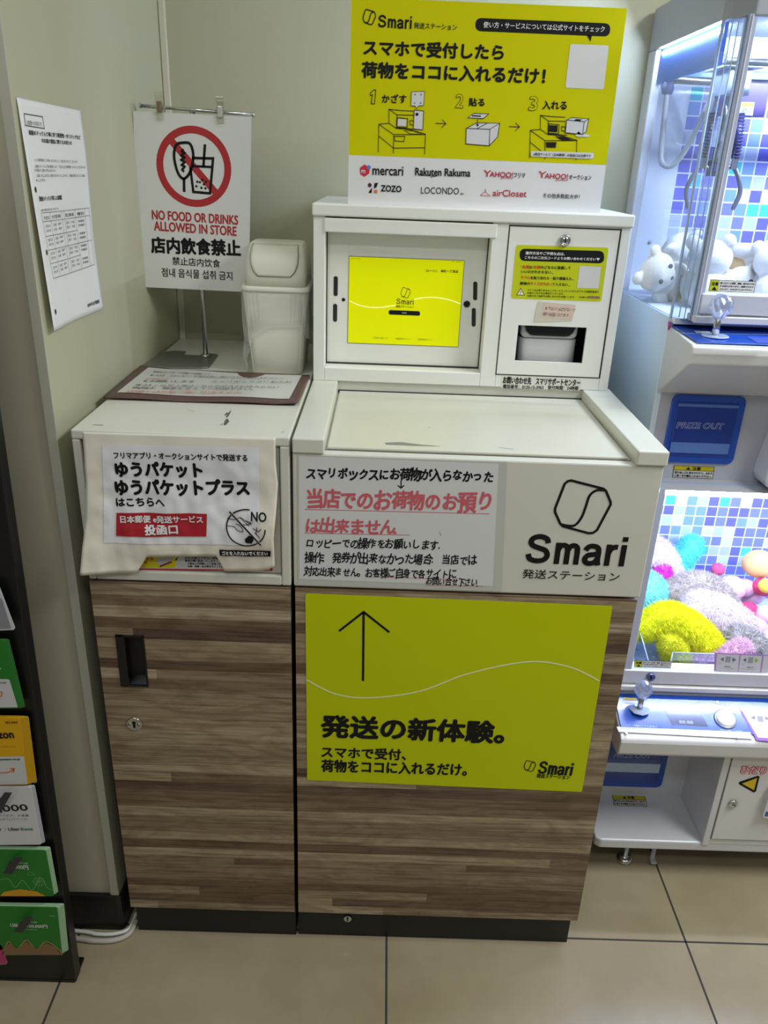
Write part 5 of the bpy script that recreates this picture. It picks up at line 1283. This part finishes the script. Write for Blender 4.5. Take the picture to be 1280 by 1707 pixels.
# plain round soft toys at the right edge of the lower window
def soft(name, c, r, hexc, label, fold=True):
    root = thing(name, Vector(c)-Vector((0, 0, r)), label, 'soft toy', 'plain round soft toys in the lower window')
    mb = MB(); mb.ball(c, (r, r*.92, r*.9), M(hexc, .8, bump=.2, bscale=300), n=12); mb.build('body', root)
    mb = MB(); th = RNG.uniform(0, 3); mb.tube([Vector(c)+Vector((r*1.004*math.cos(t)*math.cos(th), r*.924*math.cos(t)*math.sin(th), r*.904*math.sin(t))) for t in [2*math.pi*k/28 for k in range(29)]], .0009, M(hexc, .8), 6); mb.build('seam', root)
for c, r, h, lb in (((1.040, .56, .598), .036, '#f2bccb', 'plain pink ball soft toy on top of the pile beside the grey brown plush'), ((1.075, .52, .560), .024, '#d8325e', 'crimson ball soft toy right of the topmost pink ball'), ((1.085, .48, .535), .026, '#f2b4c6', 'plain pink ball soft toy beneath the crimson one at the right'),
                    ((1.125, .57, .600), .026, '#d63a66', 'crimson ball soft toy at the right edge of the upper row'), ((1.115, .60, .650), .040, '#f0c07c', 'apricot ball soft toy highest at the right edge'), ((1.105, .52, .63), .020, '#f2d24c', 'small yellow ball soft toy in front of the apricot one'),
                    ((1.074, .365, .518), .022, '#efb0c4', 'plain pink ball soft toy lowest at the right behind the cards'), ((1.09, .59, .585), .026, '#f0b8c8', 'small plain pink ball soft toy wedged between the pink and apricot ones'), ((1.112, .500, .560), .027, '#f3c0cf', 'plain pink ball soft toy behind the crimson one at the right edge'), ((1.100, .430, .528), .030, '#f1b2c8', 'large plain pink ball soft toy at the right edge above the cards'), ((1.060, .615, .555), .034, '#f4c4d2', 'pale pink ball soft toy at the back under the small crimson one'),
                    ((1.120, .610, .560), .036, '#f2bccd', 'plain pink ball soft toy at the back right under the apricot one'), ((1.02, .61, .625), .018, '#e0507a', 'small crimson ball soft toy at the back against the mosaic')):
    soft('ball_soft_toy', c, r, h, lb)
# plain long eared white soft animals in the upper window
def animal(c, yaw, roll, hexc, label, s=1.0, tan=None, face=True, pitch=0):
    mt = M(hexc, .85, bump=.25, bscale=260, spec=.2)
    root = thing('plush_animal', Vector(c), label, 'plush toy', 'white plush animals in the upper window')
    Rm = Matrix.Rotation(yaw, 3, 'Z') @ Matrix.Rotation(pitch, 3, 'X') @ Matrix.Rotation(roll, 3, 'Y')
    C = Vector(c)
    def T(p): return C+Rm @ (Vector(p)*s)
    def ell(mb, p, r, m_=None): mb.ball(T(p), tuple(x*s for x in r), m_ or mt, Rm, 10)
    mb = MB()
    ell(mb, (0, 0, 0), (.034, .030, .040)); ell(mb, (0, -.004, .058), (.040, .034, .034))
    for sx in (-1, 1):
        ell(mb, (sx*.036, -.012, .012), (.013, .013, .026)); ell(mb, (sx*.022, -.026, -.032), (.015, .024, .015)); ell(mb, (sx*.030, .004, .086), (.014, .009, .014))
    ell(mb, (0, -.030, .050), (.019, .013, .013))
    mb.build('body', root, remesh=.0026*s)
    if tan:
        mb = MB(); ell(mb, (0, -.006, -.006), (.0345, .0305, .030), M(tan, .85)); ell(mb, (.022, -.046, -.034), (.013, .008, .013), M(tan, .85)); mb.build('tan_patch', root)
    if face:
        mb = MB()
        for sx in (-1, 1): ell(mb, (sx*.017, -.034, .066), (.0048, .003, .0058), M('#2b3848', .2))
        ell(mb, (0, -.0425, .053), (.0042, .0028, .003), M('#3a3a40', .3)); mb.build('face', root)
    return root
animal((.737, .525, 1.334), .55, -1.05, '#ece6da', 'tan bellied plush animal with dark eyes lying on its side at the left window corner', 1.02, '#cdb08a', True, .1)
animal((.753, .585, 1.385), .9, -.85, '#f2f0ec', 'white plush animal lying on top of the pile against the white inner panel', 1.0, None, True, .9)
animal((.785, .44, 1.335), 2.6, .1, '#f0ece8', 'large white plush animal seen from behind inside the corner pane', 1.10, None, False, .15)
animal((.835, .52, 1.332), .2, 1.3, '#efe9e2', 'white plush animal lying flat between the corner pane and the caution sticker', .9, None, True, .3)
animal((.905, .56, 1.382), -.7, 1.25, '#f4f1ec', 'white plush animal with a tan belly on top of the right hand pile', 1.12, '#d8ba8c', True, .6)
animal((.925, .46, 1.336), 2.2, .2, '#f1edea', 'white plush animal sitting under the topmost one at the right', 1.05, None, False, .1)
animal((1.01, .50, 1.336), -.2, .15, '#f3eeee', 'white plush animal at the far right of the upper window', 1.05, None, True, 0)
